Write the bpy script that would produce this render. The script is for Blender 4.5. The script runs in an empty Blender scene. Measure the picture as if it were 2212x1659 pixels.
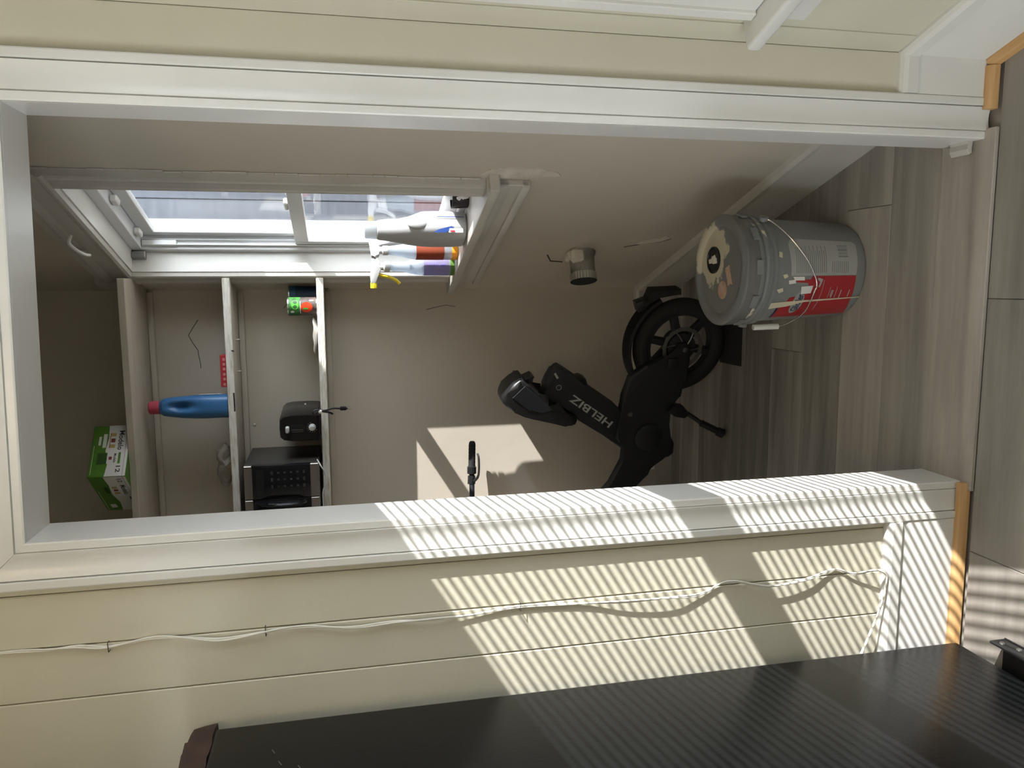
import bpy, bmesh, math, random
from mathutils import Vector, Matrix
random.seed(7)
sc = bpy.context.scene
COL = sc.collection

# ------------------------------------------------------------------ camera
def cam_axes(yaw, pitch, roll):
    cy, sy = math.cos(yaw), math.sin(yaw)
    f0 = Vector((-sy, cy, 0)); r0 = Vector((cy, sy, 0)); u0 = Vector((0, 0, 1))
    cp, sp = math.cos(pitch), math.sin(pitch)
    f = f0*cp - u0*sp; u = f0*sp + u0*cp
    cr, sr = math.cos(roll), math.sin(roll)
    return r0*cr + u*sr, r0*-sr + u*cr, f
R_, U_, F_ = cam_axes(0.1306003, 0.2113639, -0.0324918)
cam = bpy.data.objects.new('camera', bpy.data.cameras.new('camera'))
COL.objects.link(cam)
# the phone was held so that the picture lies on its side: image right is "down" in the room
m = Matrix.Identity(4)
for i, ax in enumerate((-U_, R_, -F_)):
    for j in range(3): m[j][i] = ax[j]
m.translation = (0.07517, -1.57436, 1.44705)
cam.matrix_world = m
cam.data.sensor_fit = 'HORIZONTAL'; cam.data.sensor_width = 36.0
cam.data.lens = 1690.0*36.0/2212.0
cam.data.clip_start = 0.02
sc.camera = cam

# ------------------------------------------------------------------ light
SUN = Vector((-2.9, 1.0, -1.592)).normalized()
world = bpy.data.worlds.new('sky'); sc.world = world; world.use_nodes = True
bg = world.node_tree.nodes['Background']
bg.inputs[0].default_value = (0.92, 0.96, 1.0, 1); bg.inputs[1].default_value = 7.4
sl = bpy.data.lights.new('sun', 'SUN'); sl.energy = 10.5; sl.angle = math.radians(0.35); sl.color = (1.0, 0.965, 0.925)
so = bpy.data.objects.new('sun', sl); COL.objects.link(so)
so.rotation_euler = SUN.to_track_quat('-Z', 'Y').to_euler(); so.location = (6, -3, 5)
vs = sc.view_settings
vs.view_transform = 'Standard'; vs.look = 'None'; vs.gamma = 1.0; vs.use_curve_mapping = False
vs.exposure = 0.5
sc.cycles.max_bounces = 8; sc.cycles.diffuse_bounces = 5; sc.cycles.transparent_max_bounces = 14; sc.cycles.use_adaptive_sampling = True; sc.cycles.adaptive_threshold = 0.05
sc.cycles.sample_clamp_indirect = 6.0
sc.cycles.use_denoising = True

# ------------------------------------------------------------------ materials
def new_mat(name):
    mt = bpy.data.materials.new(name); mt.use_nodes = True
    return mt, mt.node_tree.nodes, mt.node_tree.links
def mat(name, col, rough=0.5, metal=0.0, col2=None, scale=6.0, stretch=(1,1,1), bump=0.0, bscale=40.0, trans=0.0, ior=1.45, spec=0.5, alpha=1.0, contrast=(0.35,0.65), sss=0.0):
    mt, n, l = new_mat(name)
    b = n['Principled BSDF']
    b.inputs['Base Color'].default_value = (*col, 1); b.inputs['Roughness'].default_value = rough
    b.inputs['Metallic'].default_value = metal; b.inputs['IOR'].default_value = ior
    b.inputs['Specular IOR Level'].default_value = spec
    b.inputs['Transmission Weight'].default_value = trans; b.inputs['Alpha'].default_value = alpha
    if sss: b.inputs['Subsurface Weight'].default_value = sss; b.inputs['Subsurface Radius'].default_value = (.02,.02,.02)
    if col2 or bump:
        tc = n.new('ShaderNodeTexCoord'); mp = n.new('ShaderNodeMapping'); mp.inputs['Scale'].default_value = stretch
        l.new(tc.outputs['Object'], mp.inputs['Vector'])
    if col2:
        ns = n.new('ShaderNodeTexNoise'); ns.inputs['Scale'].default_value = scale; ns.inputs['Detail'].default_value = 6
        l.new(mp.outputs[0], ns.inputs['Vector'])
        rp = n.new('ShaderNodeValToRGB'); rp.color_ramp.elements[0].position, rp.color_ramp.elements[1].position = contrast
        rp.color_ramp.elements[0].color = (*col, 1); rp.color_ramp.elements[1].color = (*col2, 1)
        l.new(ns.outputs['Fac'], rp.inputs['Fac']); l.new(rp.outputs['Color'], b.inputs['Base Color'])
    if bump:
        nb = n.new('ShaderNodeTexNoise'); nb.inputs['Scale'].default_value = bscale; nb.inputs['Detail'].default_value = 4
        l.new(mp.outputs[0], nb.inputs['Vector'])
        bp = n.new('ShaderNodeBump'); bp.inputs['Strength'].default_value = bump; bp.inputs['Distance'].default_value = 0.01
        l.new(nb.outputs['Fac'], bp.inputs['Height']); l.new(bp.outputs[0], b.inputs['Normal'])
    return mt
def glass_mat(name, tint=(0.93,0.96,0.97), rough=0.02):
    mt, n, l = new_mat(name); n.remove(n['Principled BSDF'])
    t = n.new('ShaderNodeBsdfTransparent'); t.inputs[0].default_value = (*tint, 1)
    g = n.new('ShaderNodeBsdfGlossy'); g.inputs['Roughness'].default_value = rough
    lw = n.new('ShaderNodeLayerWeight'); pw = n.new('ShaderNodeMath'); pw.operation = 'POWER'; pw.inputs[1].default_value = 5.0
    l.new(lw.outputs['Facing'], pw.inputs[0])
    fr = n.new('ShaderNodeMath'); fr.operation = 'MULTIPLY_ADD'; fr.inputs[1].default_value = 0.92; fr.inputs[2].default_value = 0.03
    l.new(pw.outputs[0], fr.inputs[0])
    mx = n.new('ShaderNodeMixShader'); l.new(fr.outputs[0], mx.inputs[0]); l.new(t.outputs[0], mx.inputs[1]); l.new(g.outputs[0], mx.inputs[2])
    l.new(mx.outputs[0], n['Material Output'].inputs['Surface'])
    return mt
def film_mat(name, col, clear=0.5, rough=0.3):
    """cloudy plastic: part see-through, part diffuse and glossy"""
    mt, n, l = new_mat(name); b = n['Principled BSDF']
    b.inputs['Base Color'].default_value = (*col, 1); b.inputs['Roughness'].default_value = rough
    t = n.new('ShaderNodeBsdfTransparent'); t.inputs[0].default_value = (*col, 1)
    tl = n.new('ShaderNodeBsdfTranslucent'); tl.inputs[0].default_value = (*col, 1)
    m1 = n.new('ShaderNodeMixShader'); m1.inputs[0].default_value = 0.5
    l.new(b.outputs[0], m1.inputs[1]); l.new(tl.outputs[0], m1.inputs[2])
    mx = n.new('ShaderNodeMixShader'); mx.inputs[0].default_value = clear
    l.new(m1.outputs[0], mx.inputs[1]); l.new(t.outputs[0], mx.inputs[2])
    l.new(mx.outputs[0], n['Material Output'].inputs['Surface'])
    return mt
def plank_mat(name, dark, light, along='X', var=0.35):
    mt, n, l = new_mat(name); b = n['Principled BSDF']; b.inputs['Roughness'].default_value = 0.55
    tc = n.new('ShaderNodeTexCoord'); oi = n.new('ShaderNodeObjectInfo')
    mp = n.new('ShaderNodeMapping'); mp.inputs['Scale'].default_value = (1.6, 26, 26) if along == 'X' else (26, 1.6, 26)
    ad = n.new('ShaderNodeVectorMath'); ad.operation = 'MULTIPLY_ADD'
    cb = n.new('ShaderNodeCombineXYZ')
    for k in range(3): l.new(oi.outputs['Random'], cb.inputs[k])
    ad.inputs[1].default_value = (37, 53, 11)
    l.new(cb.outputs[0], ad.inputs[0]); l.new(tc.outputs['Object'], ad.inputs[2])
    l.new(ad.outputs[0], mp.inputs['Vector'])
    ns = n.new('ShaderNodeTexNoise'); ns.inputs['Scale'].default_value = 1.0; ns.inputs['Detail'].default_value = 9; ns.inputs['Roughness'].default_value = 0.65
    l.new(mp.outputs[0], ns.inputs['Vector'])
    mp2 = n.new('ShaderNodeMapping'); mp2.inputs['Scale'].default_value = (0.8, 9, 9) if along == 'X' else (9, 0.8, 9)
    l.new(ad.outputs[0], mp2.inputs['Vector'])
    ns2 = n.new('ShaderNodeTexNoise'); ns2.inputs['Scale'].default_value = 1.0; ns2.inputs['Detail'].default_value = 3
    l.new(mp2.outputs[0], ns2.inputs['Vector'])
    mxn = n.new('ShaderNodeMath'); mxn.operation = 'ADD'
    l.new(ns.outputs['Fac'], mxn.inputs[0]); l.new(ns2.outputs['Fac'], mxn.inputs[1])
    ma = n.new('ShaderNodeMath'); ma.operation = 'MULTIPLY_ADD'; ma.inputs[1].default_value = var; ma.inputs[2].default_value = -var/2
    l.new(oi.outputs['Random'], ma.inputs[0])
    su = n.new('ShaderNodeMath'); su.operation = 'ADD'; l.new(mxn.outputs[0], su.inputs[0]); l.new(ma.outputs[0], su.inputs[1])
    rp = n.new('ShaderNodeValToRGB'); rp.color_ramp.elements[0].position = 0.30; rp.color_ramp.elements[1].position = 0.72
    dv = n.new('ShaderNodeMath'); dv.operation = 'MULTIPLY'; dv.inputs[1].default_value = 0.5; l.new(su.outputs[0], dv.inputs[0])
    rp.color_ramp.elements[0].color = (*dark, 1); rp.color_ramp.elements[1].color = (*light, 1)
    l.new(dv.outputs[0], rp.inputs['Fac']); l.new(rp.outputs['Color'], b.inputs['Base Color'])
    bp = n.new('ShaderNodeBump'); bp.inputs['Strength'].default_value = 0.12; bp.inputs['Distance'].default_value = 0.004
    l.new(ns.outputs['Fac'], bp.inputs['Height']); l.new(bp.outputs[0], b.inputs['Normal'])
    return mt

M = {}
M['cream'] = mat('cream_wall_paint', (0.63,0.60,0.49), 0.5, col2=(0.60,0.57,0.46), scale=3, bump=0.06, bscale=60)
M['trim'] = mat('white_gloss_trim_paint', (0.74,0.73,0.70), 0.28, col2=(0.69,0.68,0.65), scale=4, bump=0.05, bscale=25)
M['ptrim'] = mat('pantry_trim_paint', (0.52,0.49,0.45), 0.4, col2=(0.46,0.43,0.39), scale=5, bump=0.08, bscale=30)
M['pwall'] = mat('pantry_wall_paint', (0.52,0.465,0.39), 0.6, col2=(0.48,0.43,0.36), scale=2.2, bump=0.07, bscale=22)
M['ceil'] = mat('ceiling_white_paint', (0.72,0.70,0.66), 0.7, bump=0.04)
M['plank'] = plank_mat('grey_oak_vinyl_plank', (0.135,0.122,0.110), (0.42,0.385,0.345), var=0.6)
M['plankn'] = plank_mat('grey_oak_vinyl_plank_kitchen', (0.15,0.136,0.120), (0.37,0.335,0.295), var=0.25)
M['thresh'] = plank_mat('pale_worn_oak_threshold', (0.22,0.19,0.16), (0.52,0.475,0.42), var=0.1)
M['pine'] = mat('raw_pine_shoe', (0.60,0.37,0.17), 0.5, col2=(0.50,0.29,0.12), scale=3, stretch=(2,40,40))
M['fridge'] = mat('black_fridge_enamel', (0.0055,0.006,0.0065), 0.31, bump=0.03, bscale=160, spec=0.24)
M['blackpl'] = mat('black_plastic', (0.012,0.012,0.013), 0.35)
M['blackmat'] = mat('matt_black_coating', (0.012,0.014,0.018), 0.55)
M['rubber'] = mat('black_rubber', (0.014,0.014,0.014), 0.8, bump=0.1, bscale=120)
M['greymetal'] = mat('dull_steel', (0.35,0.35,0.34), 0.4, 0.9)
M['chrome'] = mat('bright_steel', (0.65,0.65,0.63), 0.25, 1.0)
M['vinyl'] = mat('white_vinyl_frame', (0.72,0.73,0.74), 0.3)
M['glass'] = glass_mat('window_glass', (0.96,0.975,0.985))
M['white'] = mat('white_plastic', (0.80,0.80,0.79), 0.35)
M['slat'] = mat('white_blind_slat', (0.80,0.79,0.75), 0.4)
M['cable'] = mat('white_cable_jacket', (0.72,0.70,0.64), 0.45)
M['siding'] = mat('slate_blue_siding_boards', (0.050,0.056,0.068), 0.8, col2=(0.036,0.041,0.052), scale=5, stretch=(1,1,8))
M['post'] = mat('tan_wooden_post', (0.17,0.12,0.075), 0.7, col2=(0.12,0.085,0.055), scale=6, stretch=(8,8,1))
M['ground'] = mat('dry_yard_ground', (0.14,0.135,0.11), 0.9, col2=(0.11,0.11,0.085), scale=4)
M['shelf'] = mat('painted_shelf_board', (0.50,0.45,0.385), 0.55, col2=(0.44,0.39,0.33), scale=4, stretch=(1,6,6), bump=0.08, bscale=30)
M['rawedge'] = mat('chipped_white_shelf_edge', (0.74,0.71,0.65), 0.7, col2=(0.52,0.46,0.38), scale=30, stretch=(0.5,3,3), bump=0.5, bscale=60, contrast=(0.45,0.7))
M['crack'] = mat('dark_plaster_crack', (0.05,0.042,0.035), 0.9)
M['plaster'] = mat('bare_filler_plaster', (0.66,0.61,0.53), 0.85, col2=(0.52,0.48,0.41), scale=20, bump=0.4, bscale=60)
M['pipe'] = mat('galvanised_pipe_with_plaster', (0.36,0.34,0.31), 0.6, 0.3, col2=(0.20,0.18,0.16), scale=18, bump=0.5, bscale=40)
M['dark'] = mat('dark_void', (0.01,0.01,0.01), 0.9)
M['brownbag'] = mat('brown_paper_bag', (0.075,0.045,0.034), 0.85, col2=(0.045,0.027,0.021), scale=8, bump=0.3, bscale=12)

# ------------------------------------------------------------------ mesh helpers
def finish(name, bm, mt, parent=None, loc=None, rot=None, smooth=35, matrix=None):
    bmesh.ops.recalc_face_normals(bm, faces=bm.faces)
    me = bpy.data.meshes.new(name); bm.to_mesh(me); bm.free()
    return link(name, me, mt, parent, loc, rot, smooth)
def link(name, me, mt, parent=None, loc=None, rot=None, smooth=35):
    if smooth:
        me.shade_smooth(); me.set_sharp_from_angle(angle=math.radians(smooth))
    if mt is not None and not me.materials: me.materials.append(mt if not isinstance(mt, str) else M[mt])
    o = bpy.data.objects.new(name, me); COL.objects.link(o)
    if parent is not None: o.parent = parent
    if loc is not None: o.location = loc
    if rot is not None: o.rotation_euler = rot
    return o
def empty(name, loc=(0,0,0), rotz=0.0, rot=None):
    o = bpy.data.objects.new(name, None); COL.objects.link(o)
    o.location = loc; o.rotation_euler = rot if rot else (0,0,rotz); o.empty_display_size = 0.05
    return o
def tag(o, label=None, cat=None, group=None, kind=None):
    if label: o['label'] = label
    if cat: o['category'] = cat
    if group: o['group'] = group
    if kind: o['kind'] = kind
    return o
def B(): return bmesh.new()
def bx(bm, x0, x1, y0, y1, z0, z1, bev=0.0, seg=1):
    vs_ = [bm.verts.new((x, y, z)) for x in (x0, x1) for y in (y0, y1) for z in (z0, z1)]
    f = [(0,1,3,2),(4,6,7,5),(0,4,5,1),(2,3,7,6),(0,2,6,4),(1,5,7,3)]
    fs = [bm.faces.new([vs_[i] for i in q]) for q in f]
    if bev:
        es = list({e for q in fs for e in q.edges})
        bmesh.ops.bevel(bm, geom=es, offset=bev, segments=seg, affect='EDGES', profile=0.5)
    return bm
def prism(bm, poly, y0, y1, bev=0.0, seg=2):
    """poly in (x,z), extruded along y"""
    a = [bm.verts.new((x, y0, z)) for x, z in poly]; b = [bm.verts.new((x, y1, z)) for x, z in poly]
    n = len(poly); fa = bm.faces.new(a); fb = bm.faces.new(b[::-1]); fs = [fa, fb]
    for i in range(n): fs.append(bm.faces.new((a[i], b[i], b[(i+1)%n], a[(i+1)%n])))
    if bev:
        bmesh.ops.bevel(bm, geom=list(fa.edges)+list(fb.edges), offset=bev, segments=seg, affect='EDGES', profile=0.5)
    return bm
def ring_join(bm, rings, closed=True, cap=True):
    n = len(rings[0])
    for r0, r1 in zip(rings, rings[1:]):
        for i in range(n if closed else n-1):
            bm.faces.new((r0[i], r0[(i+1)%n], r1[(i+1)%n], r1[i]))
    if cap:
        bm.faces.new(rings[0][::-1]); bm.faces.new(rings[-1])
    return bm
def lathe(bm, prof, seg=32, c=(0,0,0), axis='Z', a0=0.0, a1=2*math.pi, cap=True):
    full = abs(a1-a0-2*math.pi) < 1e-6; rings = []
    for r, z in prof:
        row = []
        for i in range(seg if full else seg+1):
            a = a0 + (a1-a0)*i/seg; x, y = r*math.cos(a), r*math.sin(a)
            p = {'Z': (x,y,z), 'Y': (x,z,y), 'X': (z,x,y)}[axis]
            row.append(bm.verts.new((c[0]+p[0], c[1]+p[1], c[2]+p[2])))
        rings.append(row)
    return ring_join(bm, rings, full, cap and full)
def tube(bm, pts, r, seg=10, cap=True):
    pts = [Vector(p) for p in pts]; rings = []; t0 = None; nrm = None
    for i, p in enumerate(pts):
        t = (pts[min(i+1, len(pts)-1)] - pts[max(i-1, 0)]).normalized()
        if nrm is None:
            h = Vector((0,0,1)) if abs(t.z) < 0.9 else Vector((1,0,0))
            nrm = t.cross(h).normalized()
        else:
            nrm = (nrm - t*nrm.dot(t)).normalized()
        bn = t.cross(nrm); rr = r[i] if isinstance(r, (list, tuple)) else r
        rings.append([bm.verts.new(p + (nrm*math.cos(2*math.pi*k/seg) + bn*math.sin(2*math.pi*k/seg))*rr) for k in range(seg)])
    return ring_join(bm, rings, True, cap)
def smooth_path(pts, sub=6):
    """Catmull-Rom"""
    P = [Vector(p) for p in pts]; out = []
    for i in range(len(P)-1):
        p0, p1, p2, p3 = P[max(i-1,0)], P[i], P[i+1], P[min(i+2,len(P)-1)]
        for k in range(sub):
            t = k/sub
            out.append(0.5*((2*p1) + (p2-p0)*t + (2*p0-5*p1+4*p2-p3)*t*t + (3*p1-p0-3*p2+p3)*t**3))
    out.append(P[-1]); return out
def loft(bm, secs, seg=32):
    """secs: (z, cx, cy, half_x, half_y, exponent)"""
    rings = []
    for z, cx, cy, hx, hy, e in secs:
        row = []
        for i in range(seg):
            a = 2*math.pi*i/seg; c_, s_ = math.cos(a), math.sin(a)
            row.append(bm.verts.new((cx + hx*math.copysign(abs(c_)**(2/e), c_), cy + hy*math.copysign(abs(s_)**(2/e), s_), z)))
        rings.append(row)
    return ring_join(bm, rings, True, True)
def text_mesh(txt, width=None, height=None, extrude=0.0004):
    cu = bpy.data.curves.new('lettering', 'FONT'); cu.body = txt; cu.size = 1.0; cu.resolution_u = 3
    cu.offset = 0.018; cu.align_x = 'CENTER'; cu.align_y = 'CENTER'
    ob = bpy.data.objects.new('lettering', cu); COL.objects.link(ob)
    dg = bpy.context.evaluated_depsgraph_get(); me = bpy.data.meshes.new_from_object(ob.evaluated_get(dg))
    bpy.data.objects.remove(ob); bpy.data.curves.remove(cu)
    xs = [v.co.x for v in me.vertices]; ys = [v.co.y for v in me.vertices]
    cx, cy = (min(xs)+max(xs))/2, (min(ys)+max(ys))/2; w, h = max(xs)-min(xs), max(ys)-min(ys)
    sx = (width/w) if width else None; sy = (height/h) if height else None
    sx = sx or sy; sy = sy or sx
    for v in me.vertices: v.co = ((v.co.x-cx)*sx, (v.co.y-cy)*sy, extrude)
    return me
def stamp(me, fn):
    """move a flat mesh (x,y) onto a surface; returns a new mesh"""
    for v in me.vertices: v.co = fn(v.co.x, v.co.y)
    return me
def patch(w, h, nx=1, ny=1, r=0.0):
    """flat rectangular patch mesh centred on 0 in x,y"""
    bm = B(); g = [[bm.verts.new((-w/2+w*i/nx, -h/2+h*j/ny, 0)) for j in range(ny+1)] for i in range(nx+1)]
    for i in range(nx):
        for j in range(ny): bm.faces.new((g[i][j], g[i+1][j], g[i+1][j+1], g[i][j+1]))
    me = bpy.data.meshes.new('patch'); bm.to_mesh(me); bm.free(); return me
def blob(bm, cx, cy, rx, ry, z, n=22, rough=0.25, thick=0.0015, plane='XY'):
    ph = random.random()*9
    top = []; 
    for i in range(n):
        a = 2*math.pi*i/n; k = 1 + rough*(math.sin(3*a+ph)+0.6*math.sin(7*a+2*ph)+0.5*random.uniform(-1,1))*0.6
        top.append((cx+rx*k*math.cos(a), cy+ry*k*math.sin(a)))
    a_ = [bm.verts.new((x,y,z)) for x,y in top]; b_ = [bm.verts.new((cx+(x-cx)*.96, cy+(y-cy)*.96, z+thick)) for x,y in top]
    bm.faces.new(b_); 
    for i in range(n): bm.faces.new((a_[i], a_[(i+1)%n], b_[(i+1)%n], b_[i]))
    return bm

# ------------------------------------------------------------------ frame of the skewed outside wall
O_ = Vector((0.578, 0, 0)); WANG = math.atan2(0.95596, -0.29348)   # local x runs along the wall away from us, local y into the room
def wpt(s, off, z): return Vector((0.578 - 0.29348*s - 0.95596*off, 0.95596*s - 0.29348*off, z))
def wall_frame(name): return empty(name, O_, WANG)

# ------------------------------------------------------------------ structure: floors
fl = tag(finish('floor', bx(B(), -2.2, 2.0, -3.8, 1.8, -0.06, -0.012), M['plankn']), kind='structure')
def plank(x0, x1, y0, y1, zt, mt, name='plank'):
    o = finish(name, bx(B(), -(x1-x0)/2, (x1-x0)/2, -(y1-y0)/2, (y1-y0)/2, -0.01, 0.0, 0.0012), M[mt], fl, ((x0+x1)/2, (y0+y1)/2, zt))
    return o
g = 0.0006
pys = [0.118, 0.300, 0.487, 0.680, 0.871, 1.055, 1.235, 1.415, 1.6, 1.76]
pj = [-0.62, 0.28, -0.95, -0.15, -0.7, 0.1, -0.5, -1.0, -0.3]
for i in range(len(pys)-1):
    a, b = pys[i]+g, pys[i+1]-g; xr = 0.60
    plank(-1.65, pj[i]-g, a, b, 0.0, 'plank')
    if pj[i] < xr-0.1: plank(pj[i]+g, xr, a, b, 0.0, 'plank')
th = plank(-0.418, 0.418, -0.042, 0.117, 0.008, 'thresh', 'threshold_plank')
nj = [0.036, -0.55, 0.5, -0.2, 0.25]
for i in range(20):
    y1 = -0.0435 - 0.18*i; y0 = y1 - 0.18; j = nj[i % 5]
    plank(-2.1, j-0.6-g, y0+g, y1-g, 0.0, 'plankn'); plank(j-0.6+g, j-g, y0+g, y1-g, 0.0, 'plankn'); plank(j+g, 2.0, y0+g, y1-g, 0.0, 'plankn')
# ceiling
tag(finish('ceiling', bx(B(), -2.2, 2.0, -3.8, 1.85, 2.75, 2.85), M['ceil']), kind='structure')

# ------------------------------------------------------------------ structure: wall with the cased opening
JL, JR, HL, HR = -0.400, 0.396, 2.036, 2.018
bm = B(); bx(bm, -2.1, JL-0.02, 0.014, 0.12, 0, 2.75); bx(bm, JR+0.02, 0.62, 0.014, 0.12, 0, 2.75); bx(bm, JL-0.02, JR+0.02, 0.014, 0.12, 2.05, 2.75)
wf = tag(finish('wall_front', bm, M['cream']), kind='structure')
def board(x0, x1, z0, z1):
    return finish('board', bx(B(), x0+0.0008, x1-0.0008, 0.0, 0.0145, z0, z1, 0.0022), M['cream'], wf)
xs = [-0.42, -0.505, -0.6115, -0.7185]
for a, b in zip(xs[1:], xs): board(a, b, 0.0, 2.75)
bx_ = finish('board', bx(B(), -2.1, -0.7193, 0.0, 0.0145, 0, 2.75, 0.002), M['cream'], wf)
board(0.42, 0.5765, 0.0, 2.75)
x = -0.42
while x < 0.41:
    board(x, min(x+0.107, 0.42), 2.06, 2.75); x += 0.107
# back side of that wall is the pantry colour
bm = B(); bx(bm, -1.65, JL-0.06, 0.119, 0.124, 0, 2.75); bx(bm, JR+0.06, 0.56, 0.119, 0.124, 0, 2.75); bx(bm, JL-0.06, JR+0.06, 0.119, 0.124, 2.09, 2.75)
tag(finish('wall_pantry_front', bm, M['pwall']), kind='structure')

# door frame: jambs, stops and moulded casing
d1 = tag(empty('door_1'), kind='structure')
finish('jamb', bx(B(), JL-0.022, JL, 0.0, 0.12, 0, HL+0.01, 0.0015), M['trim'], d1)
finish('jamb', bx(B(), JR, JR+0.022, 0.0, 0.12, 0, HR+0.01, 0.0015), M['trim'], d1)
bm = B(); prism(bm, [(JL, HL), (JR, HR), (JR, HR+0.022), (JL, HL+0.022)], 0.0, 0.12, 0.0015, 1); finish('head_jamb', bm, M['trim'], d1)
# casing profile: (distance from opening, depth towards the kitchen)
CW = 0.089
prof = [(0.0,0.0),(0.0,0.009),(0.003,0.0105),(0.0162,0.0105),(0.0166,0.0070),(0.0182,0.0070),(0.0186,0.0132)]
for k in range(9):
    t = k/8; prof.append((0.0205+0.048*t, 0.0132 - 0.0042*math.sin(math.pi*t)*(1.0) + 0.0012*t))
prof += [(0.0692,0.0135),(0.0694,0.0080),(0.0708,0.0080),(0.0712,0.0172),(0.073,0.0182),(0.086,0.0182),(0.0885,0.017),(CW,0.0)]
def casing(name, p0, p1, out, m0, m1, parent, mt, depth_dir=Vector((0,-1,0)), prof=prof):
    """p0->p1 along the inner edge, 'out' away from the opening; m0,m1 = mitre shift per unit width at each end"""
    p0, p1, out = Vector(p0), Vector(p1), Vector(out); t = (p1-p0).normalized(); bm = B(); ra, rb = [], []
    for w, dd in prof:
        ra.append(bm.verts.new(p0 + out*w + depth_dir*dd + t*(m0*w))); rb.append(bm.verts.new(p1 + out*w + depth_dir*dd + t*(m1*w)))
    ring_join(bm, [ra, rb], True, True)
    return finish(name, bm, M[mt], parent, smooth=25)
casing('casing', (JL, 0, 0), (JL, 0, HL), (-1,0,0), 0, 1, d1, 'trim')
casing('casing', (JR, 0, 0), (JR, 0, HR), (1,0,0), 0, 1, d1, 'trim')
casing('casing', (JL, 0, HL), (JR, 0, HR), (0,0,1), -1, 1, d1, 'trim')

bm = B(); prism(bm, [(0.0,0.0),(-0.012,0.004),(-0.026,0.002),(-0.030,0.010),(-0.018,0.016),(-0.006,0.013),(0.0,0.018)], 0.0, 0.055, 0.001, 1)
finish('torn_skin', bm, M['ptrim'], d1, (JR, 0.02, 0.009))
# baseboards and pine shoe in the kitchen
def base_profile(h=0.205):
    return [(0,0),(0.016,0),(0.016,h-0.055),(0.014,h-0.05),(0.0145,h-0.04),(0.022,h-0.036),(0.022,h-0.012),(0.016,h-0.004),(0.008,h),(0,h)]
def run_profile(bm, p, a, b):
    """profile (depth,z) swept from a to b along x; depth goes to -y"""
    ra = [bm.verts.new((a, -d, z)) for d, z in p]; rb = [bm.verts.new((b, -d, z)) for d, z in p]
    return ring_join(bm, [ra, rb], True, True)
tag(finish('baseboard_front_left', run_profile(B(), base_profile(), -2.1, JL-CW-0.0005), M['trim'], smooth=25), kind='structure')
tag(finish('baseboard_front_right', run_profile(B(), base_profile(0.235), JR+CW+0.0005, 0.575), M['trim'], smooth=25), kind='structure')
shoe = [(0.016,0),(0.034,0)] + [(0.018+0.016*math.cos(a), 0.002+0.022*math.sin(a)) for a in [k*math.pi/12 for k in range(1,7)]] + [(0.016,0.024)]
tag(finish('trim_1', run_profile(B(), shoe, -2.1, JL-0.001), M['pine'], smooth=40), kind='structure')
tag(finish('trim_2', run_profile(B(), shoe, JR+0.062, 0.552), M['pine'], smooth=40), kind='structure')

# ------------------------------------------------------------------ structure: skewed outside wall (kitchen and pantry)
WT = 0.17
def wall_with_hole(bm, s0, s1, hs0, hs1, hz0, hz1):
    bx(bm, s0, hs0, -WT, 0, 0, 2.75); bx(bm, hs1, s1, -WT, 0, 0, 2.75)
    bx(bm, hs0, hs1, -WT, 0, 0, hz0); bx(bm, hs0, hs1, -WT, 0, hz1, 2.75)
KS0, KS1, KZ0, KZ1 = -1.36, -0.19, 0.645, 2.11      # kitchen window opening
PS0, PS1, PZ0, PZ1 = 0.79, 1.552, 1.0, 2.178         # pantry window opening
bm = B(); wall_with_hole(bm, -4.1, 0.06, KS0, KS1, KZ0, KZ1)
wr = tag(finish('wall_right', bm, M['cream'], None, O_, (0,0,WANG)), kind='structure')
finish('corner_strip', bx(B(), -0.056, 0.0, 0.0, 0.004, 0.235, 2.75, 0.001), M['cream'], wr)
bm = B(); wall_with_hole(bm, 0.06, 2.1, PS0, PS1, PZ0, PZ1)
wpr = tag(finish('wall_pantry_right', bm, M['pwall'], None, O_, (0,0,WANG)), kind='structure')
# baseboard on the kitchen part of the skewed wall
def run_wall_profile(p, a, b):
    bm = B(); ra = [bm.verts.new((a, d, z)) for d, z in p]; rb = [bm.verts.new((b, d, z)) for d, z in p]
    return ring_join(bm, [ra, rb], True, True)
tag(finish('baseboard_right', run_wall_profile(base_profile(0.235), -4.0, -0.006), M['trim'], None, O_, (0,0,WANG), 25), kind='structure')
tag(finish('trim_3', run_wall_profile(shoe, -4.0, -0.012), M['pine'], None, O_, (0,0,WANG), 40), kind='structure')
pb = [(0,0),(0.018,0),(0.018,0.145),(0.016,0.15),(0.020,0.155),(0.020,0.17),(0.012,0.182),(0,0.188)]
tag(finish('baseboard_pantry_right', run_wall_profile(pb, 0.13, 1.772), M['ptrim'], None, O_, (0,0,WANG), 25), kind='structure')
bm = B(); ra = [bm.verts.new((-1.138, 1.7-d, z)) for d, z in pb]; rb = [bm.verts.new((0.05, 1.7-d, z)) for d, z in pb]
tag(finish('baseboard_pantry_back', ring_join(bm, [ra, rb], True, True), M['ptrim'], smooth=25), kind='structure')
# pantry back and left walls, kitchen left and rear walls
wb = tag(finish('wall_back', bx(B(), -1.7, 0.12, 1.7, 1.8, 0, 2.75), M['pwall']), kind='structure')
tag(finish('wall_pantry_left', bx(B(), -1.24, -1.14, 0.12, 1.7, 0, 2.75), M['pwall']), kind='structure')
bm = B(); bx(bm, -2.2, -2.1, -3.7, -3.5, 0, 2.75); bx(bm, -2.2, -2.1, -1.8, 0.12, 0, 2.75); bx(bm, -2.2, -2.1, -3.5, -1.8, 0, 0.45); bx(bm, -2.2, -2.1, -3.5, -1.8, 2.2, 2.75)
tag(finish('wall_left', bm, M['cream']), kind='structure')
tag(finish('wall_rear', bx(B(), -2.2, 2.0, -3.8, -3.7, 0, 2.75), M['cream']), kind='structure')
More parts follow.
